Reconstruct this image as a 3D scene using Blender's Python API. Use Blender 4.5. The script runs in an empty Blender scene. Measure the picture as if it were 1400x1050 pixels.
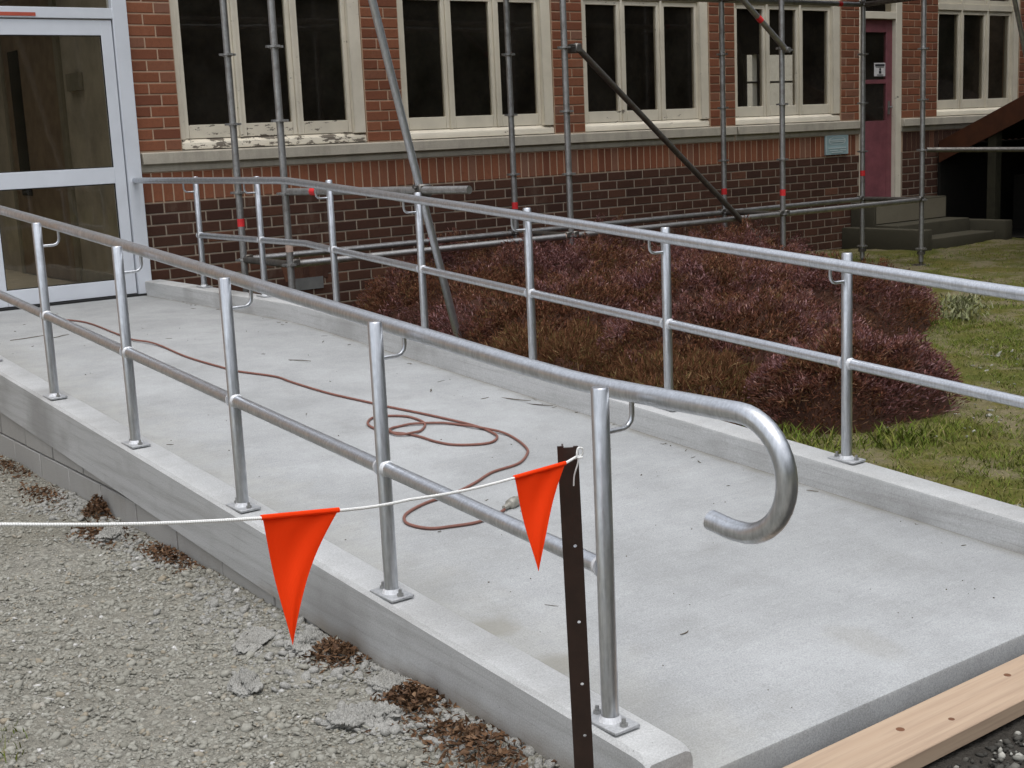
import bpy, math, random
import numpy as np
from mathutils import Vector, Matrix
random.seed(7); rng = np.random.default_rng(11)
R = math.radians
sc = bpy.context.scene

# ------------------------------------------------------------------ camera
cam = bpy.data.cameras.new('camera'); camo = bpy.data.objects.new('camera', cam)
sc.collection.objects.link(camo); sc.camera = camo
YAW, PIT, ROL = R(36.2915), R(10.5168), R(-2.5643)
F = Vector((math.sin(YAW)*math.cos(PIT), math.cos(YAW)*math.cos(PIT), -math.sin(PIT)))
R0 = Vector((math.cos(YAW), -math.sin(YAW), 0)); U0 = R0.cross(F)
RR = math.cos(ROL)*R0 + math.sin(ROL)*U0; UU = -math.sin(ROL)*R0 + math.cos(ROL)*U0
EYE = Vector((0, -10.0673, 1.5))
camo.matrix_world = Matrix(((RR.x, UU.x, -F.x, EYE.x), (RR.y, UU.y, -F.y, EYE.y), (RR.z, UU.z, -F.z, EYE.z), (0, 0, 0, 1)))
cam.sensor_width = 36; cam.lens = 1829.05*36/1400; cam.clip_start = .05; cam.clip_end = 1500

# ------------------------------------------------------------------ sky, sun, exposure
SUN_DIR = Vector((-.10, -.27, 1.25)).normalized()
w = bpy.data.worlds.new('World'); sc.world = w; w.use_nodes = True
nt = w.node_tree; nt.nodes.clear()
sky = nt.nodes.new('ShaderNodeTexSky'); sky.sky_type = 'NISHITA'; sky.sun_disc = False
sky.sun_elevation = math.asin(SUN_DIR.z); sky.sun_rotation = math.atan2(SUN_DIR.x, SUN_DIR.y)
sky.dust_density = 3.0; sky.air_density = 1.2; sky.ozone_density = 1.0
hs = nt.nodes.new('ShaderNodeHueSaturation'); hs.inputs['Saturation'].default_value = .27
bg = nt.nodes.new('ShaderNodeBackground'); bg.inputs['Strength'].default_value = .15
ow = nt.nodes.new('ShaderNodeOutputWorld')
nt.links.new(sky.outputs[0], hs.inputs['Color']); nt.links.new(hs.outputs[0], bg.inputs[0]); nt.links.new(bg.outputs[0], ow.inputs[0])
sun = bpy.data.lights.new('sun', 'SUN'); sun.energy = .75; sun.angle = R(32); sun.color = (1, .985, .96)
suno = bpy.data.objects.new('sun', sun); sc.collection.objects.link(suno)
suno.rotation_euler = SUN_DIR.to_track_quat('Z', 'Y').to_euler(); suno.location = (20, 14, 40)
sc.view_settings.view_transform = 'Standard'; sc.view_settings.look = 'None'
sc.view_settings.exposure = 0.70; sc.view_settings.gamma = 1.0; sc.view_settings.use_curve_mapping = False

# ------------------------------------------------------------------ helpers
COL = sc.collection
class MB:
    def __init__(s): s.v = []; s.f = []
    def add(s, vs, fs):
        b = len(s.v); s.v += [tuple(v) for v in vs]; s.f += [tuple(i+b for i in f) for f in fs]; return s
    def box(s, x0, x1, y0, y1, z0, z1):
        return s.add([(x0,y0,z0),(x1,y0,z0),(x1,y1,z0),(x0,y1,z0),(x0,y0,z1),(x1,y0,z1),(x1,y1,z1),(x0,y1,z1)],
              [(3,2,1,0),(4,5,6,7),(0,1,5,4),(1,2,6,5),(2,3,7,6),(3,0,4,7)])
    def tube(s, pts, r, n=12, cap=True):
        pts = [Vector(p) for p in pts]; k = len(pts); rs = r if isinstance(r, (list, tuple)) else [r]*k
        T = []
        for i in range(k):
            t = pts[min(i+1,k-1)] - pts[max(i-1,0)]; T.append(t.normalized())
        a = Vector((0,0,1)) if abs(T[0].z) < .9 else Vector((1,0,0))
        u = T[0].cross(a).normalized(); vs = []
        for i in range(k):
            u = (u - T[i]*u.dot(T[i])).normalized(); v = T[i].cross(u)
            for j in range(n):
                an = 2*math.pi*j/n; vs.append(pts[i] + (u*math.cos(an) + v*math.sin(an))*rs[i])
        fs = [(i*n+j, i*n+(j+1)%n, (i+1)*n+(j+1)%n, (i+1)*n+j) for i in range(k-1) for j in range(n)]
        if cap: fs += [tuple(range(n-1,-1,-1)), tuple((k-1)*n+j for j in range(n))]
        return s.add(vs, fs)
    def prism(s, prof, axis, a0, a1):
        n = len(prof)
        def P(p, a): return {'x': (a,p[0],p[1]), 'y': (p[0],a,p[1]), 'z': (p[0],p[1],a)}[axis]
        return s.add([P(p,a0) for p in prof]+[P(p,a1) for p in prof],
              [tuple(range(n-1,-1,-1)), tuple(range(n,2*n))]+[(i,(i+1)%n,(i+1)%n+n,i+n) for i in range(n)])
    def build(s, name, m, parent=None, smooth=False, bevel=0, seg=2):
        me = bpy.data.meshes.new(name); me.from_pydata(s.v, [], s.f)
        import bmesh
        bm = bmesh.new(); bm.from_mesh(me); bmesh.ops.recalc_face_normals(bm, faces=bm.faces)
        if bevel:
            bmesh.ops.bevel(bm, geom=[e for e in bm.edges if len(e.link_faces) == 2 and e.calc_face_angle() > .6], offset=bevel, segments=seg, affect='EDGES', profile=.5)
        bm.to_mesh(me); bm.free()
        return link(name, me, m, parent, smooth or bevel > 0)
def link(name, me, m, parent=None, smooth=False):
    if m is not None and not me.materials: me.materials.append(m)
    if smooth:
        me.shade_smooth()
        me.set_sharp_from_angle(angle=R(40))
    o = bpy.data.objects.new(name, me); COL.objects.link(o)
    if parent is not None: o.parent = parent
    return o
def npmesh(name, V, FC, m, parent=None, smooth=False):
    me = bpy.data.meshes.new(name); V = np.asarray(V, np.float32); FC = np.asarray(FC, np.int32); k = FC.shape[1]
    me.vertices.add(len(V)); me.vertices.foreach_set('co', V.ravel())
    me.loops.add(FC.size); me.loops.foreach_set('vertex_index', FC.ravel())
    me.polygons.add(len(FC)); me.polygons.foreach_set('loop_start', np.arange(0, FC.size, k, dtype=np.int32))
    me.polygons.foreach_set('loop_total', np.full(len(FC), k, np.int32)); me.update(calc_edges=True)
    return link(name, me, m, parent, smooth)
def thing(name, label, cat, group=None, loc=(0,0,0)):
    o = bpy.data.objects.new(name, None); COL.objects.link(o); o.location = loc; o.empty_display_size = .1
    return tag(o, label, cat, group)
def tag(o, label=None, cat=None, group=None, kind=None):
    if label: o['label'] = label
    if cat: o['category'] = cat
    if group: o['group'] = group
    if kind: o['kind'] = kind
    return o
def twin(o, name=None, parent=None, loc=None):
    c = o.copy(); c.name = name or o.name.split('.')[0]; COL.objects.link(c)
    if parent is not None: c.parent = parent
    if loc is not None: c.location = loc
    return c

# ------------------------------------------------------------------ materials
def node(nt, typ, **kw):
    n = nt.nodes.new(typ)
    for k, v in kw.items(): setattr(n, k, v)
    return n
class Mat:
    def __init__(s, name, rough=.8, metal=0.0, spec=.3):
        s.m = bpy.data.materials.new(name); s.m.use_nodes = True; s.nt = s.m.node_tree; s.nt.nodes.clear()
        s.out = s.n('ShaderNodeOutputMaterial'); s.b = s.n('ShaderNodeBsdfPrincipled'); s.l(s.b.outputs[0], s.out.inputs[0])
        s.b.inputs['Roughness'].default_value = rough; s.b.inputs['Metallic'].default_value = metal
        s.b.inputs['Specular IOR Level'].default_value = spec
        tc = s.n('ShaderNodeTexCoord'); oi = s.n('ShaderNodeObjectInfo'); s.oi = oi
        mul = s.n('ShaderNodeVectorMath', operation='SCALE'); mul.inputs[0].default_value = (13.7, 7.3, 5.1)
        s.l(oi.outputs['Random'], mul.inputs['Scale'])
        add = s.n('ShaderNodeVectorMath', operation='ADD'); s.l(tc.outputs['Object'], add.inputs[0]); s.l(mul.outputs[0], add.inputs[1])
        s.co = add.outputs[0]; s.wco = s.n('ShaderNodeNewGeometry').outputs['Position']
    def n(s, t, **k): return node(s.nt, t, **k)
    def l(s, a, b): s.nt.links.new(a, b)
    def noise(s, scale, detail=4, rough=.6, co=None, stretch=None):
        c = co or s.co
        if stretch:
            mp = s.n('ShaderNodeMapping'); mp.inputs['Scale'].default_value = stretch; s.l(c, mp.inputs[0]); c = mp.outputs[0]
        t = s.n('ShaderNodeTexNoise'); t.inputs['Scale'].default_value = scale; t.inputs['Detail'].default_value = detail; t.inputs['Roughness'].default_value = rough
        s.l(c, t.inputs['Vector']); return t.outputs['Fac']
    def voro(s, scale, co=None, feature='F1', out='Distance'):
        t = s.n('ShaderNodeTexVoronoi', feature=feature); t.inputs['Scale'].default_value = scale; s.l(co or s.co, t.inputs['Vector']); return t.outputs[out]
    def ramp(s, fac, stops):
        r = s.n('ShaderNodeValToRGB'); e = r.color_ramp.elements
        while len(e) < len(stops): e.new(.5)
        for i, (p, c) in enumerate(stops):
            e[i].position = p; e[i].color = (c, c, c, 1) if isinstance(c, (int, float)) else (*c, 1)
        s.l(fac, r.inputs[0]); return r.outputs[0]
    def mix(s, a, b, fac, mode='MIX'):
        m = s.n('ShaderNodeMix', data_type='RGBA', blend_type=mode); 
        for i, v in ((6, a), (7, b), (0, fac)):
            sock = m.inputs[i]
            if hasattr(v, 'is_output'): s.l(v, sock)
            elif isinstance(v, (int, float)): sock.default_value = v if i == 0 else (v, v, v, 1)
            else: sock.default_value = (*v, 1)
        return m.outputs[2]
    def math(s, op, a, b=0):
        m = s.n('ShaderNodeMath', operation=op)
        for i, v in enumerate((a, b)):
            if hasattr(v, 'is_output'): s.l(v, m.inputs[i])
            else: m.inputs[i].default_value = v
        return m.outputs[0]
    def col(s, c):
        if hasattr(c, 'is_output'): s.l(c, s.b.inputs['Base Color'])
        else: s.b.inputs['Base Color'].default_value = (*c, 1)
        return s
    def rough(s, v): s.l(v, s.b.inputs['Roughness']); return s
    def bump(s, h, strength=.5, dist=.002, nrm=None):
        b = s.n('ShaderNodeBump'); b.inputs['Strength'].default_value = strength; b.inputs['Distance'].default_value = dist
        s.l(h, b.inputs['Height'])
        if nrm is not None: s.l(nrm, b.inputs['Normal'])
        s.l(b.outputs[0], s.b.inputs['Normal']); return b.outputs[0]

def m_concrete(name, c0, c1, stain, fine=1.0, streak=None, grit=.35):
    k = Mat(name, .88, spec=.25)
    big = k.noise(.9, 5, .6, co=k.wco); mid = k.noise(5.5, 6, .65, co=k.wco); fin = k.noise(230, 2, .7, co=k.wco)
    c = k.mix(c0, c1, k.ramp(big, [(.3, 0), (.7, 1)]))
    c = k.mix(c, stain, k.ramp(mid, [(.52, 0), (.8, .55)]))
    if streak:
        st = k.noise(3.0, 5, .7, co=k.wco, stretch=streak); c = k.mix(c, stain, k.ramp(st, [(.48, 0), (.72, .75)]))
    c = k.mix(c, k.ramp(fin, [(.3, .62), (.7, 1.25)]), grit, 'MULTIPLY')
    k.col(c); k.bump(k.math('ADD', k.math('MULTIPLY', fin, .5), mid), .35*fine, .003); return k.m
M = {}
M['slab'] = m_concrete('slab_concrete', (.385,.395,.40), (.32,.328,.33), (.27,.272,.265), grit=.65)
def slab_marks():
    m = M['slab']; nt = m.node_tree; bs = [n for n in nt.nodes if n.type == 'BSDF_PRINCIPLED'][0]; src = bs.inputs['Base Color'].links[0].from_socket
    k = Mat.__new__(Mat); k.m, k.nt, k.b = m, nt, bs; pos = k.n('ShaderNodeNewGeometry').outputs['Position']
    wob = k.n('ShaderNodeTexNoise'); wob.inputs['Scale'].default_value = 9; wob.inputs['Detail'].default_value = 5; k.l(pos, wob.inputs['Vector'])
    sp = k.n('ShaderNodeSeparateXYZ'); k.l(pos, sp.inputs[0])
    x = k.math('ADD', sp.outputs['X'], k.math('MULTIPLY', wob.outputs['Fac'], .5))
    mr = k.n('ShaderNodeMapRange'); mr.inputs['From Min'].default_value = 2.62; mr.inputs['From Max'].default_value = 2.22; mr.inputs['To Max'].default_value = .35; k.l(x, mr.inputs['Value'])
    src = k.mix(src, (.36,.345,.29), mr.outputs[0])
    for cx, cy, rx, ry in ((2.13,-7.02,.11,.035),(2.10,-7.34,.10,.035),(2.0,-6.5,.08,.03),(2.9,-7.75,.10,.06)):
        dx = k.math('DIVIDE', k.math('SUBTRACT', sp.outputs['X'], cx), rx); dy = k.math('DIVIDE', k.math('SUBTRACT', sp.outputs['Y'], cy), ry*3)
        d = k.math('ADD', k.math('ADD', k.math('MULTIPLY', dx, dx), k.math('MULTIPLY', dy, dy)), k.math('MULTIPLY', wob.outputs['Fac'], 1.6))
        mr = k.n('ShaderNodeMapRange'); mr.inputs['From Min'].default_value = 1.55; mr.inputs['From Max'].default_value = .9; mr.inputs['To Max'].default_value = .6 if cx < 2.5 else .25; k.l(d, mr.inputs['Value'])
        src = k.mix(src, (.235,.225,.19), mr.outputs[0])
    mp = k.n('ShaderNodeMapping'); mp.inputs['Scale'].default_value = (1.2,22,1); k.l(pos, mp.inputs[0]); br = k.n('ShaderNodeTexNoise'); br.inputs['Scale'].default_value = 4; br.inputs['Detail'].default_value = 4; k.l(mp.outputs[0], br.inputs['Vector'])
    src = k.mix(src, k.ramp(br.outputs['Fac'], [(.35,.86),(.65,1.08)]), .22, 'MULTIPLY')
    pt = k.n('ShaderNodeTexNoise'); pt.inputs['Scale'].default_value = 2.3; pt.inputs['Detail'].default_value = 7; pt.inputs['Roughness'].default_value = .7; k.l(pos, pt.inputs['Vector'])
    src = k.mix(src, k.ramp(pt.outputs['Fac'], [(.36,.80),(.62,1.06)]), .7, 'MULTIPLY')
    e = k.math('ADD', sp.outputs['X'], k.math('MULTIPLY', wob.outputs['Fac'], .07))     # swept dirt against the far kerb
    mr = k.n('ShaderNodeMapRange'); mr.inputs['From Min'].default_value = 3.86; mr.inputs['From Max'].default_value = 3.92; mr.inputs['To Max'].default_value = .7; k.l(e, mr.inputs['Value'])
    src = k.mix(src, (.20,.185,.15), mr.outputs[0]); k.col(src)
slab_marks()
M['kerb'] = m_concrete('kerb_concrete', (.51,.515,.515), (.455,.46,.455), (.335,.332,.322), streak=(.3,.3,8), grit=.55)
SLOPE = .06914
def kerb_marks():
    m = M['kerb']; k = Mat.__new__(Mat); k.m, k.nt = m, m.node_tree; k.b = [n for n in k.nt.nodes if n.type == 'BSDF_PRINCIPLED'][0]
    src = k.b.inputs['Base Color'].links[0].from_socket; pos = k.n('ShaderNodeNewGeometry').outputs['Position']
    v = k.n('ShaderNodeTexVoronoi'); v.inputs['Scale'].default_value = 26; k.l(pos, v.inputs['Vector'])
    src = k.mix(src, (.13,.125,.115), k.ramp(v.outputs['Distance'], [(.035,.7),(.06,0)]))
    n = k.n('ShaderNodeTexNoise'); n.inputs['Scale'].default_value = 7; n.inputs['Detail'].default_value = 6; k.l(pos, n.inputs['Vector'])
    n2 = k.n('ShaderNodeTexNoise'); n2.inputs['Scale'].default_value = 1.6; n2.inputs['Detail'].default_value = 5; k.l(pos, n2.inputs['Vector'])
    src = k.mix(src, (.22,.215,.205), k.ramp(n2.outputs['Fac'], [(.52,0),(.66,.6)]))
    sp = k.n('ShaderNodeSeparateXYZ'); k.l(pos, sp.inputs[0]); z = k.math('SUBTRACT', sp.outputs['Z'], k.math('MULTIPLY', n.outputs['Fac'], .10))
    lv = k.math('FRACT', k.math('DIVIDE', k.math('ADD', k.math('SUBTRACT', sp.outputs['Z'], k.math('MULTIPLY', sp.outputs['Y'], SLOPE)), k.math('MULTIPLY', n2.outputs['Fac'], .012)), .047))
    src = k.mix(src, (.24,.235,.225), k.math('MULTIPLY', k.ramp(lv, [(0,1),(.06,.25),(.14,0)]), k.ramp(n.outputs['Fac'], [(.4,.1),(.7,.75)])))
    mr = k.n('ShaderNodeMapRange'); mr.inputs['From Min'].default_value = .03; mr.inputs['From Max'].default_value = -.03; mr.inputs['To Max'].default_value = .6; k.l(z, mr.inputs['Value'])
    k.col(k.mix(src, (.20,.165,.12), mr.outputs[0]))
kerb_marks()
M['block'] = m_concrete('block_concrete', (.39,.385,.37), (.34,.33,.31), (.25,.235,.205), 1.6)
M['sill'] = m_concrete('sill_concrete', (.47,.43,.355), (.41,.375,.31), (.28,.255,.21), 1.2, streak=(2,2,.6))
M['step'] = m_concrete('shaded_step_concrete', (.062,.056,.038), (.048,.043,.029), (.033,.031,.021), 1.4)  # base colour darkened to stand in for the low light at the steps
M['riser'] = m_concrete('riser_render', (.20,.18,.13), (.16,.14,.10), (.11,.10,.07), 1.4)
M['lump'] = m_concrete('lump_concrete', (.31,.305,.285), (.27,.265,.245), (.21,.20,.175), 4.0, grit=1.0)
def m_galv(name, c0, c1, r0, r1, dirt=.0):
    k = Mat(name, .4, .94); a = k.noise(22, 4, .6); b = k.noise(150, 2, .6, stretch=(1,1,.12))
    c = k.mix(c0, c1, k.ramp(a, [(.35,0),(.7,1)])); c = k.mix(c, k.ramp(b, [(.35,.75),(.65,1.1)]), .6, 'MULTIPLY')
    if dirt: c = k.mix(c, (.12,.095,.07), k.ramp(k.noise(7, 5, .7), [(.5,0),(.75,dirt)]))
    k.col(c); k.rough(k.ramp(a, [(.3,r0),(.75,r1)])); k.bump(b, .12, .001); return k.m
M['galv'] = m_galv('galvanised_pipe', (.64,.66,.69), (.52,.54,.57), .30, .44)
M['plate'] = m_galv('dull_zinc_plate', (.50,.51,.52), (.40,.41,.42), .55, .7); [n for n in M['plate'].node_tree.nodes if n.type == 'BSDF_PRINCIPLED'][0].inputs['Metallic'].default_value = .45
M['weld'] = m_galv('zinc_sprayed_weld', (.78,.79,.81), (.68,.69,.71), .5, .65); [n for n in M['weld'].node_tree.nodes if n.type == 'BSDF_PRINCIPLED'][0].inputs['Metallic'].default_value = .3
M['scaf'] = m_galv('weathered_scaffold_tube', (.46,.46,.46), (.33,.325,.315), .40, .6, .55)
M['scaf_dark'] = m_galv('old_dark_scaffold_tube', (.20,.19,.175), (.13,.12,.11), .45, .65, .7)
def m_brick(name, stops, mott):
    k = Mat(name, .9, spec=.2)
    isl = k.n('ShaderNodeNewGeometry').outputs['Random Per Island']
    r = k.math('FRACT', k.math('ADD', k.oi.outputs['Random'], isl))
    c = k.ramp(r, stops); n = k.noise(30, 5, .7, co=k.wco); f = k.noise(260, 2, .7, co=k.wco)
    c = k.mix(c, mott, k.ramp(n, [(.5,0),(.8,.55)])); c = k.mix(c, (.33,.27,.21), k.ramp(k.noise(1.5, 6, .75, co=k.wco, stretch=(1.6,1,.5)), [(.56,0),(.8,.35)])); c = k.mix(c, k.ramp(f, [(.3,.7),(.7,1.2)]), .5, 'MULTIPLY')
    k.col(c); k.bump(k.math('ADD', n, k.math('MULTIPLY', f, .5)), .5, .003); return k.m
M['brick_red'] = m_brick('orange_red_brick', [(0,(.225,.080,.043)),(.3,(.27,.105,.056)),(.55,(.175,.064,.037)),(.8,(.235,.088,.046)),(1,(.225,.115,.078))], (.13,.052,.034))
M['brick_dark'] = m_brick('dark_brown_brick', [(0,(.066,.031,.021)),(.4,(.082,.037,.024)),(.75,(.054,.026,.019)),(.93,(.092,.041,.026)),(1,(.14,.062,.038))], (.036,.02,.015))
k = Mat('mortar', .95, spec=.1); n = k.noise(60, 4, .7, co=k.wco)
k.col(k.mix((.36,.30,.235), (.26,.21,.165), n)); k.bump(n, .6, .004); M['mortar'] = k.m
k = Mat('red_stained_mortar', .95, spec=.1); n = k.noise(40, 4, .7, co=k.wco)
k.col(k.mix((.54,.39,.28), (.40,.27,.185), n)); k.bump(n, .6, .004); M['mortar_red'] = k.m
def m_paint(name, c, peel):
    k = Mat(name, .55, spec=.35); a = k.noise(9, 6, .72, co=k.wco, stretch=(.8,.8,2.2)); f = k.noise(120, 3, .6, co=k.wco)
    base = k.mix(c, tuple(x*.82 for x in c), k.ramp(k.noise(3, 4, .6, co=k.wco), [(.4,0),(.75,1)]))
    wood = k.mix((.19,.165,.13), (.11,.09,.07), k.noise(40, 4, .6, co=k.wco, stretch=(.3,.3,3)))
    mask = k.ramp(a, [(peel, 0), (peel+.018, 1)]); k.col(k.mix(base, wood, mask))
    k.bump(k.math('SUBTRACT', k.math('MULTIPLY', f, .25), mask), .5, .002); return k.m
M['cream'] = m_paint('cream_window_paint', (.74,.68,.55), .74)
M['cream_worn'] = m_paint('worn_cream_paint', (.74,.68,.56), .655)
M['cream_rail'] = m_paint('half_peeled_cream_paint', (.70,.64,.52), .575)
M['cream_peel'] = m_paint('peeling_cream_paint', (.70,.64,.52), .52)
def m_plain(name, c, rough=.6, var=.12, bump=.15, sc_=8, spec=.35, metal=0):
    k = Mat(name, rough, metal, spec); n = k.noise(sc_, 5, .65)
    k.col(k.mix(c, tuple(x*(1-var*2.2) for x in c), k.ramp(n, [(.35,0),(.75,1)]))); k.bump(k.noise(sc_*14, 3, .6), bump, .001); return k.m
M['alum'] = m_plain('white_powder_coated_aluminium', (.68,.71,.76), .38, .04, .03, 4)
M['gasket'] = m_plain('black_gasket', (.02,.02,.02), .6, .1)
M['maroon'] = m_plain('maroon_door_paint', (.25,.085,.10), .5, .2, .2, 5)
M['red_strip'] = m_plain('red_sticker', (.50,.10,.06), .5, .1)
M['tape'] = m_plain('red_marking_tape', (.72,.035,.04), .5, .12)
M['tape_pale'] = m_plain('faded_pink_tape', (.52,.38,.31), .6, .12)
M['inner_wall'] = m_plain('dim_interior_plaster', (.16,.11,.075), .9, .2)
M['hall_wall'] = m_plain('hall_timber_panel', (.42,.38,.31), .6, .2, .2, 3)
M['hall_trim'] = m_plain('hall_trim_paint', (.24,.22,.17), .5, .15)
M['hall_door'] = m_plain('hall_door_timber', (.22,.165,.115), .5, .2)
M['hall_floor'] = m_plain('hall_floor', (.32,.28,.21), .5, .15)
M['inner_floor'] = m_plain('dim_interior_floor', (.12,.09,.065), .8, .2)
M['dark_glass'] = m_plain('interior_door_glass', (.015,.015,.012), .2, .1, .0)
M['far_wall'] = m_plain('pale_wall_beyond', (.62,.60,.55), .8, .1)
M['white'] = m_plain('white_paint', (.72,.71,.66), .6, .06)
M['barge'] = m_plain('dark_red_brown_barge_paint', (.075,.024,.009), .6, .2)
M['shed'] = m_plain('dark_shed_timber', (.012,.010,.007), .85, .2, .4, 12)
M['shed_post'] = m_plain('shed_post_timber', (.035,.032,.018), .8, .2, .4, 12)
M['rooftin'] = m_plain('shaded_rusty_iron', (.022,.012,.008), .7, .25, .3)  # darkened so the underside of the shed roof looks unlit
M['picket'] = m_plain('brown_bitumen_steel', (.035,.017,.012), .42, .2, .25, 20, .45)
M['rubber'] = m_plain('red_brown_rubber_hose', (.22,.098,.075), .5, .12, .1, 20)
M['brass'] = m_plain('pale_metal_coupling', (.42,.40,.35), .4, .15, .2, 60, .5, .5)
M['bolt'] = m_plain('zinc_bolt', (.42,.42,.41), .4, .15, .2, 60, .5, .8)
M['sign'] = m_plain('pale_blue_sign_enamel', (.33,.45,.47), .4, .08)
M['sign_ink'] = m_plain('sign_lettering', (.52,.60,.60), .5, .05)
M['paper'] = m_plain('white_paper', (.68,.66,.66), .8, .04)
M['ink'] = m_plain('black_ink', (.04,.04,.045), .8, .1)
M['vent'] = m_plain('grey_vent_grille', (.16,.16,.155), .7, .15)
M['tree'] = m_plain('dark_evergreen_mass', (.022,.030,.014), .95, .3, .6, .6, .1)
M['board'] = m_plain('scaffold_plank_timber', (.20,.165,.12), .8, .2, .3, 10)
# orange fabric, slightly translucent
k = Mat('orange_safety_fabric', .75, spec=.15); wv = k.n('ShaderNodeTexWave'); wv.inputs['Scale'].default_value = 160; wv.inputs['Distortion'].default_value = 1; k.l(k.co, wv.inputs[0])
k.col(k.mix((1.0,.082,.008), (.97,.065,.006), wv.outputs['Fac'])); k.bump(wv.outputs['Fac'], .15, .001)
tr = k.n('ShaderNodeBsdfTranslucent'); tr.inputs[0].default_value = (1,.10,.01,1); ms = k.n('ShaderNodeMixShader'); ms.inputs[0].default_value = .45
k.l(k.b.outputs[0], ms.inputs[1]); k.l(tr.outputs[0], ms.inputs[2]); k.l(ms.outputs[0], k.out.inputs[0]); M['orange'] = k.m
k = Mat('white_cord', .8); wv = k.n('ShaderNodeTexWave'); wv.inputs['Scale'].default_value = 90; k.l(k.co, wv.inputs[0]); k.col(k.mix((.86,.86,.84), (.70,.70,.68), wv.outputs['Fac'])); k.bump(wv.outputs['Fac'], .4, .002); M['cord'] = k.m
# window glass: thin sheet
def m_glass(name, tint, haze_lift=.016):
    k = Mat(name); tr = k.n('ShaderNodeBsdfTransparent'); tr.inputs[0].default_value = (*tint, 1)
    gl = k.n('ShaderNodeBsdfGlossy'); gl.inputs['Roughness'].default_value = .03; fr = k.n('ShaderNodeFresnel'); bf = k.n('ShaderNodeNewGeometry').outputs['Backfacing']; k.l(k.math('SUBTRACT', 1.45, k.math('MULTIPLY', bf, 1.45-1/1.45)), fr.inputs[0])
    wob = k.n('ShaderNodeBump'); wob.inputs['Strength'].default_value = .06; wob.inputs['Distance'].default_value = .02; k.l(k.noise(2.2, 2, .5), wob.inputs['Height']); k.l(wob.outputs[0], gl.inputs['Normal'])
    ms = k.n('ShaderNodeMixShader'); k.l(fr.outputs[0], ms.inputs[0]); k.l(tr.outputs[0], ms.inputs[1]); k.l(gl.outputs[0], ms.inputs[2]); df = k.n('ShaderNodeBsdfDiffuse'); df.inputs[0].default_value = (.55,.50,.42,1); m2 = k.n('ShaderNodeMixShader')
    k.l(k.ramp(k.noise(2.4, 6, .7), [(.35,haze_lift*.35),(.75,haze_lift*1.6)]), m2.inputs[0]); k.l(ms.outputs[0], m2.inputs[1]); k.l(df.outputs[0], m2.inputs[2]); k.l(m2.outputs[0], k.out.inputs[0]); return k.m  # pale diffuse veil mixed in as painted haze to lift the black panes
M['glass'] = m_glass('window_glass', (.86,.84,.80)); M['glass_door'] = m_glass('door_glass', (.92,.90,.84), .004)
# pine board
k = Mat('raw_pine', .7, spec=.25); g = k.noise(9, 4, .6, stretch=(.35,9,9)); ring = k.n('ShaderNodeTexWave', wave_type='RINGS', rings_direction='X'); ring.inputs['Scale'].default_value = 9; ring.inputs['Distortion'].default_value = 3.5; ring.inputs['Detail'].default_value = 2
mp = k.n('ShaderNodeMapping'); mp.inputs['Scale'].default_value = (.18,1,1); k.l(k.co, mp.inputs[0]); k.l(mp.outputs[0], ring.inputs[0])
c = k.mix((.42,.315,.225), (.395,.29,.205), ring.outputs['Fac']); c = k.mix(c, (.30,.215,.155), k.ramp(g, [(.45,0),(.75,.8)]))
k.col(c); k.bump(g, .25, .002); M['pine'] = k.m
M['knot'] = m_plain('pine_knot', (.16,.07,.035), .7, .2)
# ground sheets
k = Mat('grey_gravel_ground', .95, spec=.15); v1 = k.voro(75, co=k.wco); v2 = k.voro(150, co=k.wco); n = k.noise(1.6, 5, .65, co=k.wco); f = k.noise(90, 4, .7, co=k.wco)
vc = k.voro(75, co=k.wco, out='Color'); bw = k.n('ShaderNodeRGBToBW'); k.l(vc, bw.inputs[0])
c = k.mix((.20,.19,.158), (.275,.265,.232), k.ramp(n, [(.35,0),(.7,1)])); c = k.mix(c, k.ramp(bw.outputs[0], [(.1,.72),(.9,1.22)]), .7, 'MULTIPLY'); c = k.mix(c, (.10,.083,.058), k.ramp(f, [(.55,0),(.8,.7)]))
k.col(c); h = k.math('SUBTRACT', k.math('MULTIPLY', f, .5), k.math('ADD', v1, k.math('MULTIPLY', v2, .5))); k.bump(h, .9, .012); M['gravel'] = k.m
def m_stone(name, stops):
    k = Mat(name, .9, spec=.2); isl = k.n('ShaderNodeNewGeometry').outputs['Random Per Island']
    c = k.ramp(k.math('FRACT', k.math('ADD', isl, k.oi.outputs['Random'])), stops); f = k.noise(120, 3, .7, co=k.wco)
    k.col(k.mix(c, k.ramp(f, [(.3,.72),(.7,1.18)]), .6, 'MULTIPLY')); k.bump(f, .4, .002); return k.m
M['stones'] = m_stone('mixed_grey_gravel', [(0,(.24,.233,.20)),(.3,(.29,.283,.247)),(.6,(.195,.188,.158)),(.85,(.315,.308,.272)),(.96,(.25,.215,.16)),(.985,(.37,.365,.345)),(1,(.54,.53,.51))])
M['stones_dark'] = m_stone('dark_wet_gravel', [(0,(.03,.028,.025)),(.5,(.05,.048,.042)),(.8,(.085,.08,.07)),(.95,(.22,.215,.19)),(1,(.42,.41,.37))])
M['leaf_dead'] = m_stone('dead_brown_leaf', [(0,(.10,.055,.03)),(.4,(.155,.085,.045)),(.7,(.075,.042,.026)),(1,(.21,.13,.075))])
M['straw'] = m_stone('dry_straw', [(0,(.33,.27,.15)),(.5,(.26,.19,.10)),(1,(.40,.35,.22))])
M['twig'] = m_stone('dark_twig', [(0,(.09,.07,.05)),(.5,(.13,.11,.08)),(1,(.06,.05,.04))])
k = Mat('dark_soil_gravel', .95, spec=.15); f = k.noise(70, 4, .7, co=k.wco); k.col(k.mix((.025,.022,.019), (.06,.055,.047), f)); k.bump(k.math('SUBTRACT', f, k.voro(60, co=k.wco)), .9, .01); M['soil'] = k.m
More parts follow.
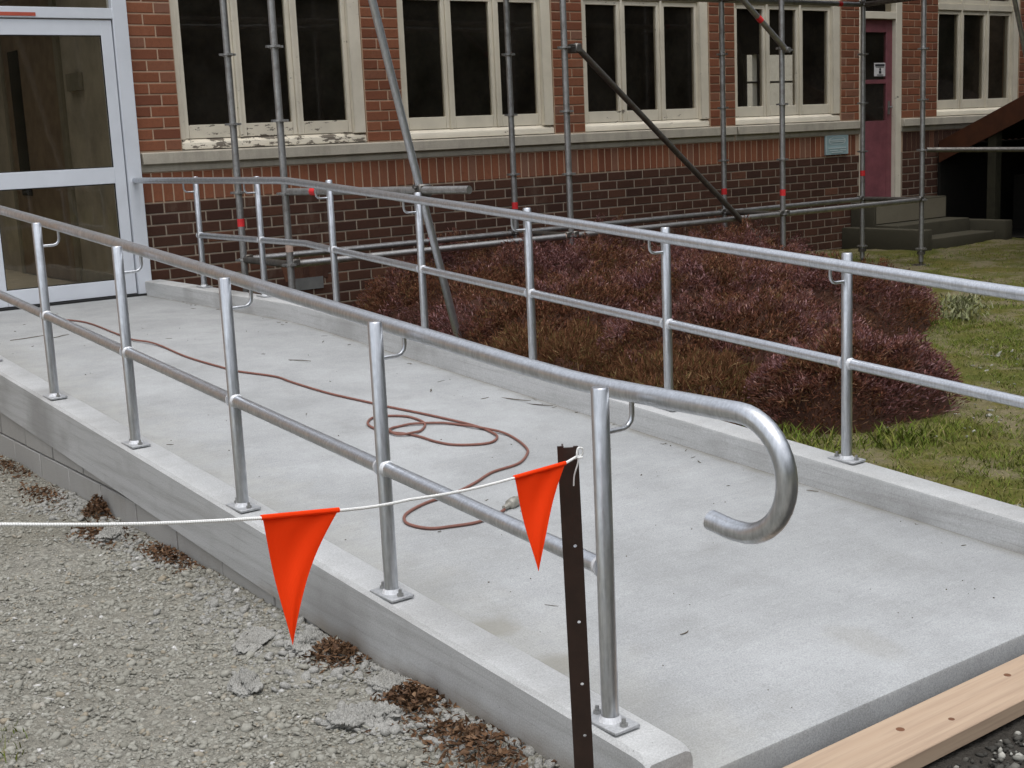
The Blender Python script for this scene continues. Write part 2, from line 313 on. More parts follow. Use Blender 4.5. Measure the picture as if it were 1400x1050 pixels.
k = Mat('mossy_lawn_soil', .95, spec=.1); n = k.noise(1.3, 5, .65, co=k.wco); f = k.noise(45, 4, .7, co=k.wco); g = k.noise(2.7, 4, .6, co=k.wco)
c = k.mix((.070,.080,.018), (.125,.105,.032), k.ramp(n, [(.35,0),(.7,1)])); c = k.mix(c, (.165,.14,.085), k.ramp(g, [(.46,0),(.60,.9)])); c = k.mix(c, k.ramp(f, [(.3,.55),(.7,1.3)]), .7, 'MULTIPLY')
k.col(c); k.bump(f, .9, .012); M['lawn'] = k.m
M['grass'] = m_stone('short_mossy_grass', [(0,(.10,.145,.018)),(.35,(.145,.18,.027)),(.6,(.17,.16,.042)),(.85,(.08,.125,.017)),(.93,(.19,.16,.068)),(1,(.29,.24,.13))])
M['pale_leaf'] = m_stone('pale_green_leaf', [(0,(.17,.19,.08)),(.5,(.24,.25,.13)),(1,(.32,.31,.20))])
def m_heather(name):
    k = Mat(name, .9, spec=.08); isl = k.n('ShaderNodeNewGeometry').outputs['Random Per Island']
    n = k.noise(1.7, 4, .65, co=k.wco); n2 = k.noise(4.5, 3, .6, co=k.wco)
    mauve = k.ramp(isl, [(0,(.088,.038,.030)),(.3,(.205,.093,.084)),(.55,(.155,.058,.038)),(.82,(.28,.145,.145)),(1,(.46,.29,.29))])
    russ = k.ramp(isl, [(0,(.075,.033,.021)),(.35,(.16,.064,.036)),(.7,(.23,.10,.058)),(.9,(.12,.085,.033)),(1,(.38,.22,.14))])
    dry = k.ramp(isl, [(0,(.13,.062,.03)),(.4,(.25,.13,.065)),(.75,(.19,.085,.044)),(.92,(.13,.12,.04)),(1,(.40,.26,.16))])
    c = k.mix(russ, mauve, k.ramp(n, [(.46,0),(.54,1)])); c = k.mix(c, dry, k.ramp(n2, [(.57,0),(.66,1)])); k.col(c); return k.m
def m_dry(name):
    k = Mat(name, .9, spec=.08); isl = k.n('ShaderNodeNewGeometry').outputs['Random Per Island']
    k.col(k.ramp(isl, [(0,(.085,.04,.022)),(.4,(.21,.098,.05)),(.7,(.15,.066,.035)),(.9,(.12,.11,.032)),(1,(.40,.26,.14))])); return k.m
M['heather_mauve'] = M['heather_brown'] = m_heather('heather_sprigs'); M['heather_dry'] = m_dry('dry_heather')
M['core'] = m_plain('heather_stems', (.07,.03,.018), .95, .25, .6, 14)

# ------------------------------------------------------------------ levels along the ramp
Z5, SL, BR = 1.5-1.1527, .06914, -2.561
YE = -8.02
def zk(y): return .516 if y > BR else Z5 + SL*(y+5)      # kerb top
def zf(y): return zk(y) - .11                            # walking surface

# ------------------------------------------------------------------ ground sheets
def sheet(name, x0, x1, y0, y1, z, step, amp, m, freq=6):
    nx = max(2, int((x1-x0)/step)); ny = max(2, int((y1-y0)/step))
    xs = np.linspace(x0, x1, nx+1); ys = np.linspace(y0, y1, ny+1); X, Y = np.meshgrid(xs, ys)
    Zs = np.full_like(X, 0.0) + (z(X, Y) if callable(z) else z)
    for i in range(5):
        a, b, c, d = rng.normal(0, freq*(1+i*.7), 2).tolist() + rng.uniform(0, 6, 2).tolist()
        Zs += amp/(1+i)*np.sin(a*X+c)*np.cos(b*Y+d)
    Zs += rng.normal(0, amp*.35, X.shape)
    V = np.stack([X.ravel(), Y.ravel(), Zs.ravel()], 1)
    i, j = np.meshgrid(np.arange(nx), np.arange(ny)); a = (j*(nx+1)+i).ravel()
    o = npmesh(name, V, np.stack([a, a+1, a+nx+2, a+nx+1], 1), m, smooth=True)
    return tag(o, kind='structure'), (xs, ys, Zs)
far = MB().add([(-500,-500,-.16),(500,-500,-.16),(500,500,-.16),(-500,500,-.16)], [(0,1,2,3)]).build('ground', M['lawn']); tag(far, 'wide grassy ground around the building', kind='structure')
gz = lambda X, Y: .012 + .006*np.clip(Y+7, -1, 4)/4
g, GR = sheet('gravel_yard', -5, 1.86, -13, 0, gz, .04, .006, M['gravel']); tag(g, 'compacted grey gravel yard beside the ramp wall')
g, _ = sheet('dark_gravel_ground', 1.84, 7, -13, -8.01, -.052, .06, .006, M['soil']); tag(g, 'dark soil and gravel in front of the ramp')
lz = lambda X, Y: .075 + 0*X
g, _ = sheet('lawn', 3.99, 26, -13, .0, lambda X, Y: np.where((Y < -7.9) & (X < 7.2), -.12, .07), .08, .010, M['lawn']); tag(g, 'patchy mossy lawn beyond the ramp')

# tiny-piece generators ------------------------------------------------------
ICO_V = None
def ico():
    t = (1+5**.5)/2
    v = np.array([(-1,t,0),(1,t,0),(-1,-t,0),(1,-t,0),(0,-1,t),(0,1,t),(0,-1,-t),(0,1,-t),(t,0,-1),(t,0,1),(-t,0,-1),(-t,0,1)], float); v /= np.linalg.norm(v[0])
    f = np.array([(0,11,5),(0,5,1),(0,1,7),(0,7,10),(0,10,11),(1,5,9),(5,11,4),(11,10,2),(10,7,6),(7,1,8),(3,9,4),(3,4,2),(3,2,6),(3,6,8),(3,8,9),(4,9,5),(2,4,11),(6,2,10),(8,6,7),(9,8,1)])
    return v, f
def stones(name, P, S, m, flat=.6, parent=None):
    v, f = ico(); n = len(P); V = np.repeat(v[None], n, 0)*(1+rng.normal(0, .16, (n,12,1)))
    V = V*np.stack([rng.uniform(.75,1.3,n), rng.uniform(.6,1,n), rng.uniform(flat*.7,flat*1.2,n)], 1)[:,None,:]
    th = rng.uniform(0, 6.28, n); c, s_ = np.cos(th)[:,None], np.sin(th)[:,None]
    x, y = V[...,0]*c-V[...,1]*s_, V[...,0]*s_+V[...,1]*c
    ti = rng.normal(0, .3, n)[:,None]; z = V[...,2] + x*ti
    V = np.stack([x,y,z], -1)*S[:,None,None] + P[:,None,:]
    FC = (f[None]+12*np.arange(n)[:,None,None]).reshape(-1,3)
    return npmesh(name, V.reshape(-1,3), FC, m, parent)
def gsurf(X, Y):
    xs, ys, Zs = GR
    i = np.clip(((X-xs[0])/(xs[1]-xs[0])).astype(int), 0, len(xs)-1); j = np.clip(((Y-ys[0])/(ys[1]-ys[0])).astype(int), 0, len(ys)-1)
    return Zs[j, i]
def scat(n, x0, x1, y0, y1): return rng.uniform(x0, x1, n), rng.uniform(y0, y1, n)
Xa, Ya = scat(52000, .35, 1.83, -8.0, -5.2); Xb, Yb = scat(16000, .6, 1.83, -5.2, -2.0); Xc, Yc = scat(9000, -1.2, .35, -9, -3)
X, Y = np.concatenate([Xa,Xb,Xc]), np.concatenate([Ya,Yb,Yc])
S = np.exp(rng.normal(-5.42, .50, len(X))); S = np.clip(S, .0020, .020)
Zg = gsurf(X, Y); tag(stones('gravel_stones', np.stack([X,Y,Zg+S*.05],1), S, M['stones'], .55), 'loose grey gravel stones over the yard', 'gravel', kind='stuff')
Cx, Cy = 1.82-np.abs(rng.normal(0,.13,70)), rng.uniform(-7.7,-4.2,70)
X = np.repeat(Cx,45)+rng.normal(0,.05,3150); Y = np.repeat(Cy,45)+rng.normal(0,.07,3150); X = np.minimum(X, 1.815); S = np.clip(np.exp(rng.normal(-5.0,.5,3150)), .003, .022)
tag(stones('concrete_crumbs', np.stack([X,Y,gsurf(X,Y)+S*.2],1), S, M['lump'], .6), 'crumbled grey concrete scattered along the ramp wall foot', 'rubble', kind='stuff')
X, Y = scat(5200, 1.9, 4.6, -9.0, -8.24); S = np.clip(np.exp(rng.normal(-4.9, .45, len(X))), .003, .024)
tag(stones('dark_gravel_stones', np.stack([X,Y,np.full(len(X),-.05)],1), S, M['stones_dark'], .7), 'dark stones and chips in front of the timber', 'gravel', kind='stuff')
# pale stones along the outer side of the far kerb
X, Y = scat(5200, 4.03, 4.6, -8.0, -6.2); keep = (X-4.03) < .12 + .30*np.clip(-(Y+6.6)/1.2, 0, 1)*rng.uniform(.2,1,len(X)); X, Y = X[keep], Y[keep]
X2, Y2 = scat(2400, 5.0, 9.5, -6.6, -4.0); kp = (np.abs((Y2+6.35)-(X2-5.2)*.48) < .28*rng.uniform(.2,1,len(X2))) & (rng.uniform(size=len(X2)) < .35); X, Y = np.concatenate([X,X2[kp]]), np.concatenate([Y,Y2[kp]])
S = np.clip(np.exp(rng.normal(-4.5, .4, len(X))), .005, .03)
tag(stones('kerbside_stones', np.stack([X,Y,np.full(len(X),.074)],1), S*.75, M['stones'], .5), 'pale stones scattered in the lawn by the far kerb', 'gravel', kind='stuff')

def blades(name, P, H, W, lean, m, parent=None, segs=1):
    n = len(P); th = rng.uniform(0, 6.28, n); d = np.stack([np.cos(th), np.sin(th), np.zeros(n)], 1)
    la = rng.uniform(0, 6.28, n); L = np.stack([np.cos(la), np.sin(la), np.zeros(n)], 1)*(lean*H*rng.uniform(.2,1.2,n))[:,None]
    mid = P + np.stack([np.zeros(n), np.zeros(n), H*.55], 1) + L*.35; tip = P + np.stack([np.zeros(n), np.zeros(n), H], 1) + L
    w_ = d*W[:,None]*.5
    V = np.stack([P-w_, P+w_, mid+w_*.8, tip, mid-w_*.8], 1).reshape(-1,3)
    b = 5*np.arange(n)[:,None]; FC = np.concatenate([b+np.array([[0,1,2]]), b+np.array([[0,2,4]]), b+np.array([[4,2,3]])], 0)
    return npmesh(name, V, FC, m, parent)
X, Y = scat(150000, 4.05, 13.5, -8.0, -.2); kp = rng.uniform(size=len(X)) < np.clip(1.25-(X-4)/9, .12, 1); X, Y = X[kp], Y[kp]
dens = np.sin(1.9*X+.4)*np.cos(2.3*Y+1.1)+.6*np.sin(4.7*X+2)*np.sin(3.9*Y); kp = dens > rng.uniform(-1.5,.75,len(X)); X, Y = X[kp], Y[kp]
H = rng.uniform(.008,.026,len(X))*(1+1.2*(rng.uniform(size=len(X))>.97))
tag(blades('grass', np.stack([X,Y,np.full(len(X),.065)],1), H, rng.uniform(.003,.008,len(X)), 1.6, M['grass']), 'short mossy green grass on the lawn', 'grass', kind='stuff')
Cx, Cy = scat(9000, 4.05, 9.0, -8.0, -2.5); d_ = np.sin(1.4*Cx+.4)*np.cos(1.9*Cy+1.1)+.7*np.sin(4.7*Cx+2)*np.sin(3.9*Cy); kp = (d_ > rng.uniform(-1.1,.9,len(Cx))); Cx, Cy = Cx[kp], Cy[kp]
X = np.repeat(Cx, 16)+rng.normal(0,.022,len(Cx)*16); Y = np.repeat(Cy, 16)+rng.normal(0,.022,len(Cx)*16); X = np.maximum(X, 4.03)
tag(blades('grass_clumps', np.stack([X,Y,np.full(len(X),.066)],1), rng.uniform(.012,.036,len(X)), rng.uniform(.002,.0045,len(X)), 1.4, M['grass']), 'mossy clumps of green grass near the far kerb', 'grass', kind='stuff')
X, Y = scat(260, 4.1, 7.5, -7.9, -4.5); tag(blades('straw', np.stack([X,Y,np.full(len(X),.07)],1), rng.uniform(.01,.03,len(X)), rng.uniform(.002,.004,len(X)), 5.0, M['straw']), 'dry straw stalks lying on the lawn', 'straw', kind='stuff')
X, Y = scat(500, .55, .95, -6.9, -6.35); kp = (X-.72)**2/.03+(Y+6.62)**2/.04 < 1; X, Y = X[kp], Y[kp]
tag(blades('grass_tuft', np.stack([X,Y,np.full(len(X),.01)],1), rng.uniform(.015,.04,len(X)), rng.uniform(.002,.005,len(X)), 1, M['grass']), 'small green grass tuft in the gravel at the left edge', 'grass', kind='stuff')

# ------------------------------------------------------------------ concrete ramp
ramp = thing('concrete_ramp', 'pale concrete access ramp with raised kerbs leading up to the glass door', 'ramp')
def along(x0, x1, top, bot, ys, chamf=0.0):
    mb = MB(); n = len(ys); prof = []
    for y in ys:
        t, b = top(y), bot(y)
        if chamf: c = chamf; e = .011; P = [(x0,b),(x1,b),(x1,t-c),(x1-c*.3,t-c*.3),(x1-c,t),(x0+e,t),(x0,t-e)] if x0 < 3 else [(x0,b),(x1,b),(x1,t-e),(x1-e,t),(x0+c,t),(x0+c*.3,t-c*.3),(x0,t-c)]
        else: P = [(x0,b),(x1,b),(x1,t),(x0,t)]
        prof.append([(p[0],y,p[1]) for p in P])
    k = len(prof[0])
    for P in prof: mb.v += P
    for i in range(n-1):
        for j in range(k): mb.f.append((i*k+j, i*k+(j+1)%k, (i+1)*k+(j+1)%k, (i+1)*k+j))
    mb.f += [tuple(range(k)), tuple((n-1)*k+j for j in range(k))]
    return mb
ys = [-.002, -1.2, -2.3, -2.56, -2.85] + [-3.4-.4*i for i in range(11)] + [-7.85, -7.99]
zfs = lambda y: zf(y) - (.006 if -2.7 < y < -2.4 else 0)
sl = along(1.955, 3.885, zfs, lambda y: -.12, ys)
# rounded nosing at the free end
sl.build('slab', M['slab'], ramp, smooth=True, bevel=.009, seg=2)
ys2 = [0, -1.2, -2.45, -2.67] + [-3.2-.4*i for i in range(12)] + [YE+.04, YE+.015, YE]
zks = lambda y: zk(y) - (.013 if y == YE else .003 if y == YE+.015 else 0)
along(1.826, 1.962, zks, lambda y: zk(y)-.215, ys2, .022).build('kerb', M['kerb'], ramp, smooth=True)['label'] = 'near kerb on the gravel side'
o = along(3.872, 4.012, zks, lambda y: -.1, [-.04]+ys2[1:], .012).build('kerb', M['kerb'], ramp, smooth=True); o['label'] = 'far kerb on the garden side'
for row, (z0, z1) in enumerate(((-.062,.126),(.134,.322))):
    y = -.2 - .2*row
    while y > YE+.05:
        y1 = max(y-.39, YE+.03)
        if zk(y) - .215 > z0-.03:
            MB().box(1.835+random.uniform(-.001,.002), 1.94, y1, y, z0, min(z1, zk(y1)-.05)).build('block', M['block'], ramp, bevel=.003, seg=1)
        y -= .40
MB().box(1.841, 1.93, YE+.04, -.01, -.1, .12).build('wall_core', M['mortar'], ramp)

# ------------------------------------------------------------------ handrails
PR, RA = .0205, .0215
def arc(cy, cz, r, a0, a1, n, x): return [(x, cy+r*math.cos(a0+(a1-a0)*i/n), cz+r*math.sin(a0+(a1-a0)*i/n)) for i in range(n+1)]
def handrail(label, px, rx, ys):
    h = thing('handrail', label, 'handrail', 'handrails along the ramp')
    H = .794
    post = None
    for y in ys:
        if post is None:
            mb = MB().tube([(0,0,.006),(0,0,H-.004),(0,0,H)], [PR,PR,PR-.003], 20); post = mb.build('post', M['galv'], h, smooth=True)
            pl = MB().box(-.038,.038,-.062,.062,.0,.009).build('base_plate', M['plate'], post, bevel=.002, seg=1)
            MB().tube([(0,0,.008),(0,0,.022)], [PR+.008,PR+.001], 20, False).build('weld', M['weld'], post, smooth=True)
            bl = MB().tube([(0,.047,.008),(0,.047,.017)], .0095, 6).tube([(0,.047,.016),(0,.047,.028)], .005, 8).build('bolt', M['bolt'], post)
            b2 = twin(bl, 'bolt', post, (0,-.094,0))
            s = 1 if rx > px else -1; d = abs(rx-px)
            pts = [(s*PR*.5,0,H-.105),(s*(d-.028),0,H-.105)] + [(s*(d-.028+.028*math.sin(a)),0,H-.077-.028*math.cos(a)) for a in (R(30),R(60),R(90))] + [(s*d,0,H-.03)]
            MB().tube(pts, .0062, 10).build('bracket', M['galv'], post, smooth=True)
            w1 = MB().tube([(0,-PR-.007,.377-.007*SL),(0,-PR+.006,.377)], [RA-.0005,RA+.0035], 18).build('mid_weld', M['weld'], post, smooth=True)
            kids = list(post.children); post.location = (px, y, zk(y))
            w2 = MB().tube([(0,PR-.006,.377),(0,PR+.007,.377+.007*SL)], [RA+.0035,RA-.0005], 18).build('mid_weld', M['weld'], None, smooth=True); w2.parent = post; kids.append(w2)
        else:
            p = twin(post, 'post', h, (px, y, zk(y)))
            for c in kids:
                if not (c is w1 and y == ys[-1]): twin(c, c.name.split('.')[0], p)
    # mid rail pieces between posts
    for a, b in zip(ys[:-1], ys[1:]):
        MB().tube([(px, a-PR*.8, zk(a)+.377), (px, b+PR*.8, zk(b)+.377)] if not (a > BR > b) else [(px, a-PR*.8, zk(a)+.377), (px, BR, .893), (px, b+PR*.8, zk(b)+.377)], RA-.001, 18).build('mid_rail', M['galv'], h, smooth=True)
    # top rail: level at the door, falling with the ramp, level again, then a crook
    top = [(rx, -.02, .516+.772), (rx, -1, 1.288), (rx, BR+.12, 1.288), (rx, BR, 1.285), (rx, BR-.12, zk(BR-.12)+.770)]
    top += [(rx, y, zk(y)+.772-.0065*max(0,-5-y)) for y in (-3.6,-4.6,-5.6,-6.6,-7.4)]
    zt = .919
    top += [(rx, -7.62, .9235), (rx, -7.75, .9195), (rx, -7.86, zt), (rx, -8.0, zt), (rx, -8.10, zt), (rx, -8.172, zt)]
    top += arc(-8.172, zt-.128, .128, R(90), R(262), 18, rx)[1:] + [(rx, -8.145, zt-.2555), (rx, -8.085, zt-.2475)]
    MB().tube(top, RA+.001, 22).build('top_rail', M['galv'], h, smooth=True)
    for yw in (-7.93, -8.160): MB().tube([(rx, yw, zt), (rx, yw-.004, zt), (rx, yw-.008, zt)], [RA+.0003,RA+.0011,RA+.0003], 22).build('weld', M['galv'], h, smooth=True)
    return h
YL = [-.97*k-.01+.0 for k in range(1,4)]
handrail('galvanised steel handrail on the near kerb, its curled end hanging over the ramp', 1.875, 1.968, [-1.08,-2.05,-3.02,-3.99,-4.958,-5.923,-6.885,-7.84])
handrail('galvanised steel handrail on the far kerb beside the heather', 3.962, 3.868, [-.964,-1.944,-2.910,-3.885,-4.858,-5.831,-6.811,-7.79])

# ------------------------------------------------------------------ school building
bld = thing('school_building', 'old two-tone brick building with cream window frames and a white glass door', 'building', loc=(0,0,0))
ZS = 1.5                                            # top of the sill
wall = MB()
wall.box(3.935,12.46,.0045,.24,-.3,ZS-.05)           # below the sills
wall.box(13.22,22,.0045,.24,-.3,ZS-.05)
wins = [4.297+2.055*k for k in range(4)] + [13.896]
WW, ZW = 1.683, 2.02
cols = [(3.935, wins[0])] + [(wins[k]+WW, wins[k+1]) for k in range(3)] + [(wins[3]+WW, 12.46), (13.22, wins[4]), (wins[4]+WW, 22)]
for a, b in cols: wall.box(a, b, .0045, .24, ZS-.05, ZS+ZW)
wall.box(3.935, 22, .0045, .24, ZS+ZW, 5.2)
wall.box(12.46, 13.22, .0045, .24, ZS+1.75, ZS+ZW)
wall.box(1.55, 3.935, .0045, .24, ZS+1.75, 5.2); wall.box(-9, 1.55, .0045, .24, -.3, 5.2)
wo = wall.build('wall', M['mortar_red'], bld)
MB().box(3.935,12.46,.0015,.0042,-.3,ZS-.395).box(13.22,21.9,.0015,.0042,-.3,ZS-.395).build('dark_mortar_face', M['mortar'], wo)
# bricks
BP, CP, JT = .2283, .086, .012
def brick_mesh(i, w_, h_, d_=.05):
    c = .0045; r = random.Random(i); j = lambda: r.uniform(-.0012,.0012)
    x, z = w_/2, h_/2
    v = [(-x,0+c,-z),(x,c,-z),(x,c,z),(-x,c,z),(-x+c+j(),j(),-z+c+j()),(x-c+j(),j(),-z+c+j()),(x-c+j(),j(),z-c+j()),(-x+c+j(),j(),z-c+j()),(-x,d_,-z),(x,d_,-z),(x,d_,z),(-x,d_,z)]
    f = [(4,5,6,7),(0,1,5,4),(1,2,6,5),(2,3,7,6),(3,0,4,7),(8,9,1,0),(9,10,2,1),(10,11,3,2),(11,8,0,3)]
    return v, f
LB = BP-JT; HB = CP-JT
items = []                                           # (x centre, z centre, length, kind)
def course(x0, x1, z, off, kind, lst):
    x = x0-off
    while x < x1-.01:
        a, b = max(x, x0)+JT/2, min(x+BP, x1)-JT/2
        if b-a > .035: lst.append(((a+b)/2, z, b-a, kind))
        x += BP
zl = ZS-.395
for k in range(14):
    z = zl-.043-k*CP
    course(3.935, 12.46, z, (k%2)*BP/2+.06, 'dark', items)
    course(13.24, 17.2, z, (k%2)*BP/2, 'dark', items)
for a, b in cols[:6]+[(wins[4]+WW, 17.2)]:
    for k in range(24):
        course(a, b, ZS+.005+.038+k*CP, (2*BP-(b-a) if b-a < .45 else BP/2) if k%2 else 0, 'red', items)
for k in range(12): course(3.94, 17.2, ZS+ZW+.045+k*CP, (k%2)*BP/2, 'red', items)
def inview(x, z):
    d = Vector((x,0,z))-EYE; zz = d.dot(F); u = .5+d.dot(RR)/zz*1829/1400; v = .5-d.dot(UU)/zz*1829/1050
    return -.01 < u < 1.01 and -.02 < v < 1.0, zz
# hidden behind ramp: drop those under the landing floor
items = [t for t in items if not (t[0] < 3.98 and t[1] < .40)]
vis = sorted([t for t in items if inview(t[0], t[1])[0] and t[2] > .06 and t[1] > .2], key=lambda t: inview(t[0], t[1])[1]*(.218/t[2])**.3)[:300]
vs_ = set(id(t) for t in vis)
variants = {}
for kind in ('dark','red'):
    for i in range(5):
        v, f = brick_mesh(i+10*(kind=='red'), LB, HB); me = bpy.data.meshes.new('brick'); me.from_pydata(v, [], f); me.materials.append(M['brick_'+kind]); variants[kind, i] = me
for x, z, L, kind in vis:
    o = bpy.data.objects.new('brick', variants[kind, random.randrange(5)]); COL.objects.link(o); o.parent = wo
    o.location = (x, random.uniform(-.0045,-.0025) if kind == 'dark' else random.uniform(-.003,0), z+random.uniform(-.001,.001)); o.scale = (L/LB, 1, 1); o.rotation_euler = (0, random.uniform(-.004,.004), random.uniform(-.006,.006))
for kind in ('dark','red'):
    mb = MB()
    for t in items:
        if t[3] == kind and id(t) not in vs_:
            v, f = brick_mesh(random.randrange(99), t[2], HB); mb.add([(a+t[0], b-(.0035 if kind == 'dark' else .0015)+random.uniform(-.001,.001), c+t[1]) for a,b,c in v], f)
    tag(mb.build('far_bricks', M['brick_'+kind], wo), kind='stuff')
sold = []
v, f = brick_mesh(77, .0725, .222); sme = bpy.data.meshes.new('soldier_brick'); sme.from_pydata(v, [], f); sme.materials.append(M['brick_red'])
x = 3.98
while x < 12.43:
    o = bpy.data.objects.new('soldier_brick', sme); COL.objects.link(o); o.parent = wo; o.location = (x, random.uniform(-.003,0), ZS-.277); o.rotation_euler = (0, random.uniform(-.006,.006), 0); x += .0855
mb = MB(); x = 13.29
while x < 17: v, f = brick_mesh(random.randrange(99), .076, .222); mb.add([(a+x, b-.004, c+ZS-.277) for a,b,c in v], f); x += .0855
tag(mb.build('shaded_soldier_bricks', M['brick_dark'], wo), kind='stuff')  # dark brick colour stands in for shade on this stretch of the course
# sills
for a, b in ((3.952,10.435),(10.455,12.47),(13.215,17.2)):
    MB().prism([(-.048,ZS-.098),(-.044,ZS-.012),(.09,ZS+.004),(.09,ZS-.098)], 'x', a, b).build('sill', M['sill'], bld, bevel=.005, seg=1)
    MB().box(a-.004, b-.004, -.008, .04, ZS-.156, ZS-.100).build('sill_bed', M['sill'], bld)
# sub-floor vents with fanned brick heads
for vx in (5.30, 10.55):
    MB().box(vx-.15, vx+.15, -.012, .02, .30, .40).build('vent', M['vent'], bld)
    for i in range(7):
        a = (i-3)*.075; v, f = brick_mesh(i, .062, .15); mb = MB(); mb.add([(x_*math.cos(a)+z_*math.sin(a)+vx+(i-3)*.062, y_-.006, -x_*math.sin(a)+z_*math.cos(a)+.475-abs(i-3)*.006) for x_,y_,z_ in v], f); mb.build('arch_brick', M['brick_dark'], wo)

# windows
def window(x0, bottom, peel):
    fr = MB(); y0, y1 = .045, .15; z0, z1 = ZS+.004, ZS+ZW
    x1 = x0+WW; m1, m2 = x0+.538, x0+1.061
    fr.box(x0+.002, x0+.055, y0, y1, z0+.075, z1); fr.box(x1-.112, x1-.002, y0-.03, y1, z0+.075, z1)
    zt = ZS+1.245
    xs = [x0+.055, m1-.014, m1+.014, m2-.014, m2+.014, x1-.112]
    for m in (m1, m2): fr.box(m-.014, m+.014, y0, y1, z0+.079, z1-.06)
    fr.box(x0+.055, x1-.112, y0-.004, y1, z1-.06, z1)
    for i in range(3): fr.box(xs[2*i], xs[2*i+1], y0-.006, y1, zt, zt+.075)
    w_ = fr.build('window', M['cream_worn' if peel else 'cream'], bld, bevel=.003, seg=1)
    MB().prism([(y0-.035,z0-.002),(y0-.03,z0+.05),(y0+.02,z0+.078),(y1,z0+.078),(y1,z0-.002)], 'x', x0+.003, x1-.003).build('sill_board', M[bottom], w_, bevel=.003, seg=1)
    for i in range(3):
        a, b = xs[2*i]+.002, xs[2*i+1]-.002
        for zz0, zz1, bot, top in ((z0+.082, zt-.003, .105, .045), (zt+.078, z1-.063, .05, .05)):
            s = MB(); s.box(a, a+.036, .058, .100, zz0, zz1); s.box(b-.036, b, .058, .100, zz0, zz1)
            (s.box(a+.036, b-.036, .058, .100, zz0, zz0+bot) if zz0 > zt else None); s.box(a+.036, b-.036, .058, .100, zz1-top, zz1)
            s.build('sash', M['cream_worn' if peel else 'cream'], w_, bevel=.002, seg=1)
            if zz0 < zt: MB().box(a+.037, b-.037, .0575, .0995, zz0, zz0+bot).build('sash_rail', M[['cream_rail','cream_worn','cream'][0 if peel == 2 else 1 if peel else 2]], w_, bevel=.002, seg=1)
            MB().box(a+.030, b-.030, .078, .082, zz0+bot-.006, zz1-top+.006).build('pane', M['glass'], w_)
    return w_
for i, x0 in enumerate(wins): window(x0, ['cream_peel','cream_worn','cream_worn','cream_worn','cream'][i], [2,0,1,1,0][i])

# white aluminium glass door
fz = zf(-.1)
d = MB()
YA, YB = -.052, .05
d.box(3.815,3.930,YA,YB,fz+.004,ZS+1.75); d.box(1.56,1.66,YA,YB,fz+.004,ZS+1.75)
d.box(1.66,3.815,YA,YB,ZS+.985,ZS+1.062); d.box(1.66,3.815,YA,YB,ZS+1.68,ZS+1.75)
do = d.build('entrance_door_frame', M['alum'], bld, bevel=.003, seg=1); do['label'] = 'white aluminium door frame'
MB().box(1.6,3.9,-.07,.06,fz-.002,fz+.016).build('threshold', M['gasket'], do)
MB().box(1.67,3.81,-.004,.002,ZS+1.066,ZS+1.676).build('pane', M['glass_door'], do)
for a, b in ((2.745, 3.805), (1.67, 2.735)):
    l = MB(); y0, y1 = -.040, .006; z0, z1 = fz+.022, ZS+.975
    l.box(a, a+.085, y0, y1, z0, z1); l.box(b-.085, b, y0, y1, z0, z1)
    for q0, q1 in ((z0, ZS-.955), (ZS-.225, ZS-.105), (ZS+.865, z1)): l.box(a+.085, b-.085, y0, y1, q0, q1)
    lo = l.build('door_leaf', M['alum'], bld, bevel=.002, seg=1)
    for q0, q1 in ((ZS-.955, ZS-.225), (ZS-.105, ZS+.865)):
        MB().box(a+.08, b-.08, -.020, -.014, q0-.004, q1+.004).build('pane', M['glass_door'], lo)
        g = MB(); g.box(a+.085,a+.092,-.030,-.022,q0,q1).box(b-.092,b-.085,-.030,-.022,q0,q1).box(a+.092,b-.092,-.030,-.022,q0,q0+.007).box(a+.092,b-.092,-.030,-.022,q1-.007,q1); g.build('gasket', M['gasket'], lo)
tag(MB().box(2.75,3.245,-.0565,-.0525,ZS+.997,ZS+1.022).build('red_sticker', M['red_strip']), 'thin red sticker strip above the white glass door', 'sticker')

# maroon side door
dd = MB(); dd.box(13.11,13.22,.0,.16,.55,ZS+1.75); dd.box(12.46,12.53,.0,.16,.55,ZS+1.75); dd.box(12.53,13.11,.0,.16,ZS+1.12,ZS+1.20); dd.box(12.53,13.11,.0,.16,ZS+1.68,ZS+1.75)
sd = dd.build('side_door_frame', M['cream_worn'], bld, bevel=.004, seg=1)
dl = MB(); a, b, z0, z1 = 12.535, 13.105, .585, ZS+1.115
dl.box(a,a+.09,.05,.095,z0,z1).box(b-.10,b,.05,.095,z0,z1).box(a+.09,b-.10,.05,.095,z0,ZS-.02).box(a+.09,b-.10,.05,.095,z1-.14,z1).box(a+.09,b-.10,.056,.09,ZS+.40,ZS+.445)
lo = dl.build('side_door_leaf', M['maroon'], bld, bevel=.002, seg=1); lo['label'] = 'maroon painted door leaf with glazed upper half'
for q0, q1 in ((ZS-.02,ZS+.40),(ZS+.445,z1-.14)): MB().box(a+.085,b-.095,.070,.076,q0-.004,q1+.004).build('pane', M['glass'], lo)
MB().box(12.53,13.11,.072,.078,ZS+1.20,ZS+1.68).build('pane', M['glass'], sd)
MB().tube([(13.045,.05,ZS+.13),(13.045,.0,ZS+.13),(12.99,-.005,ZS+.13)], .009, 8).box(13.03,13.06,.043,.05,ZS+.05,ZS+.2).build('handle', M['bolt'], lo)
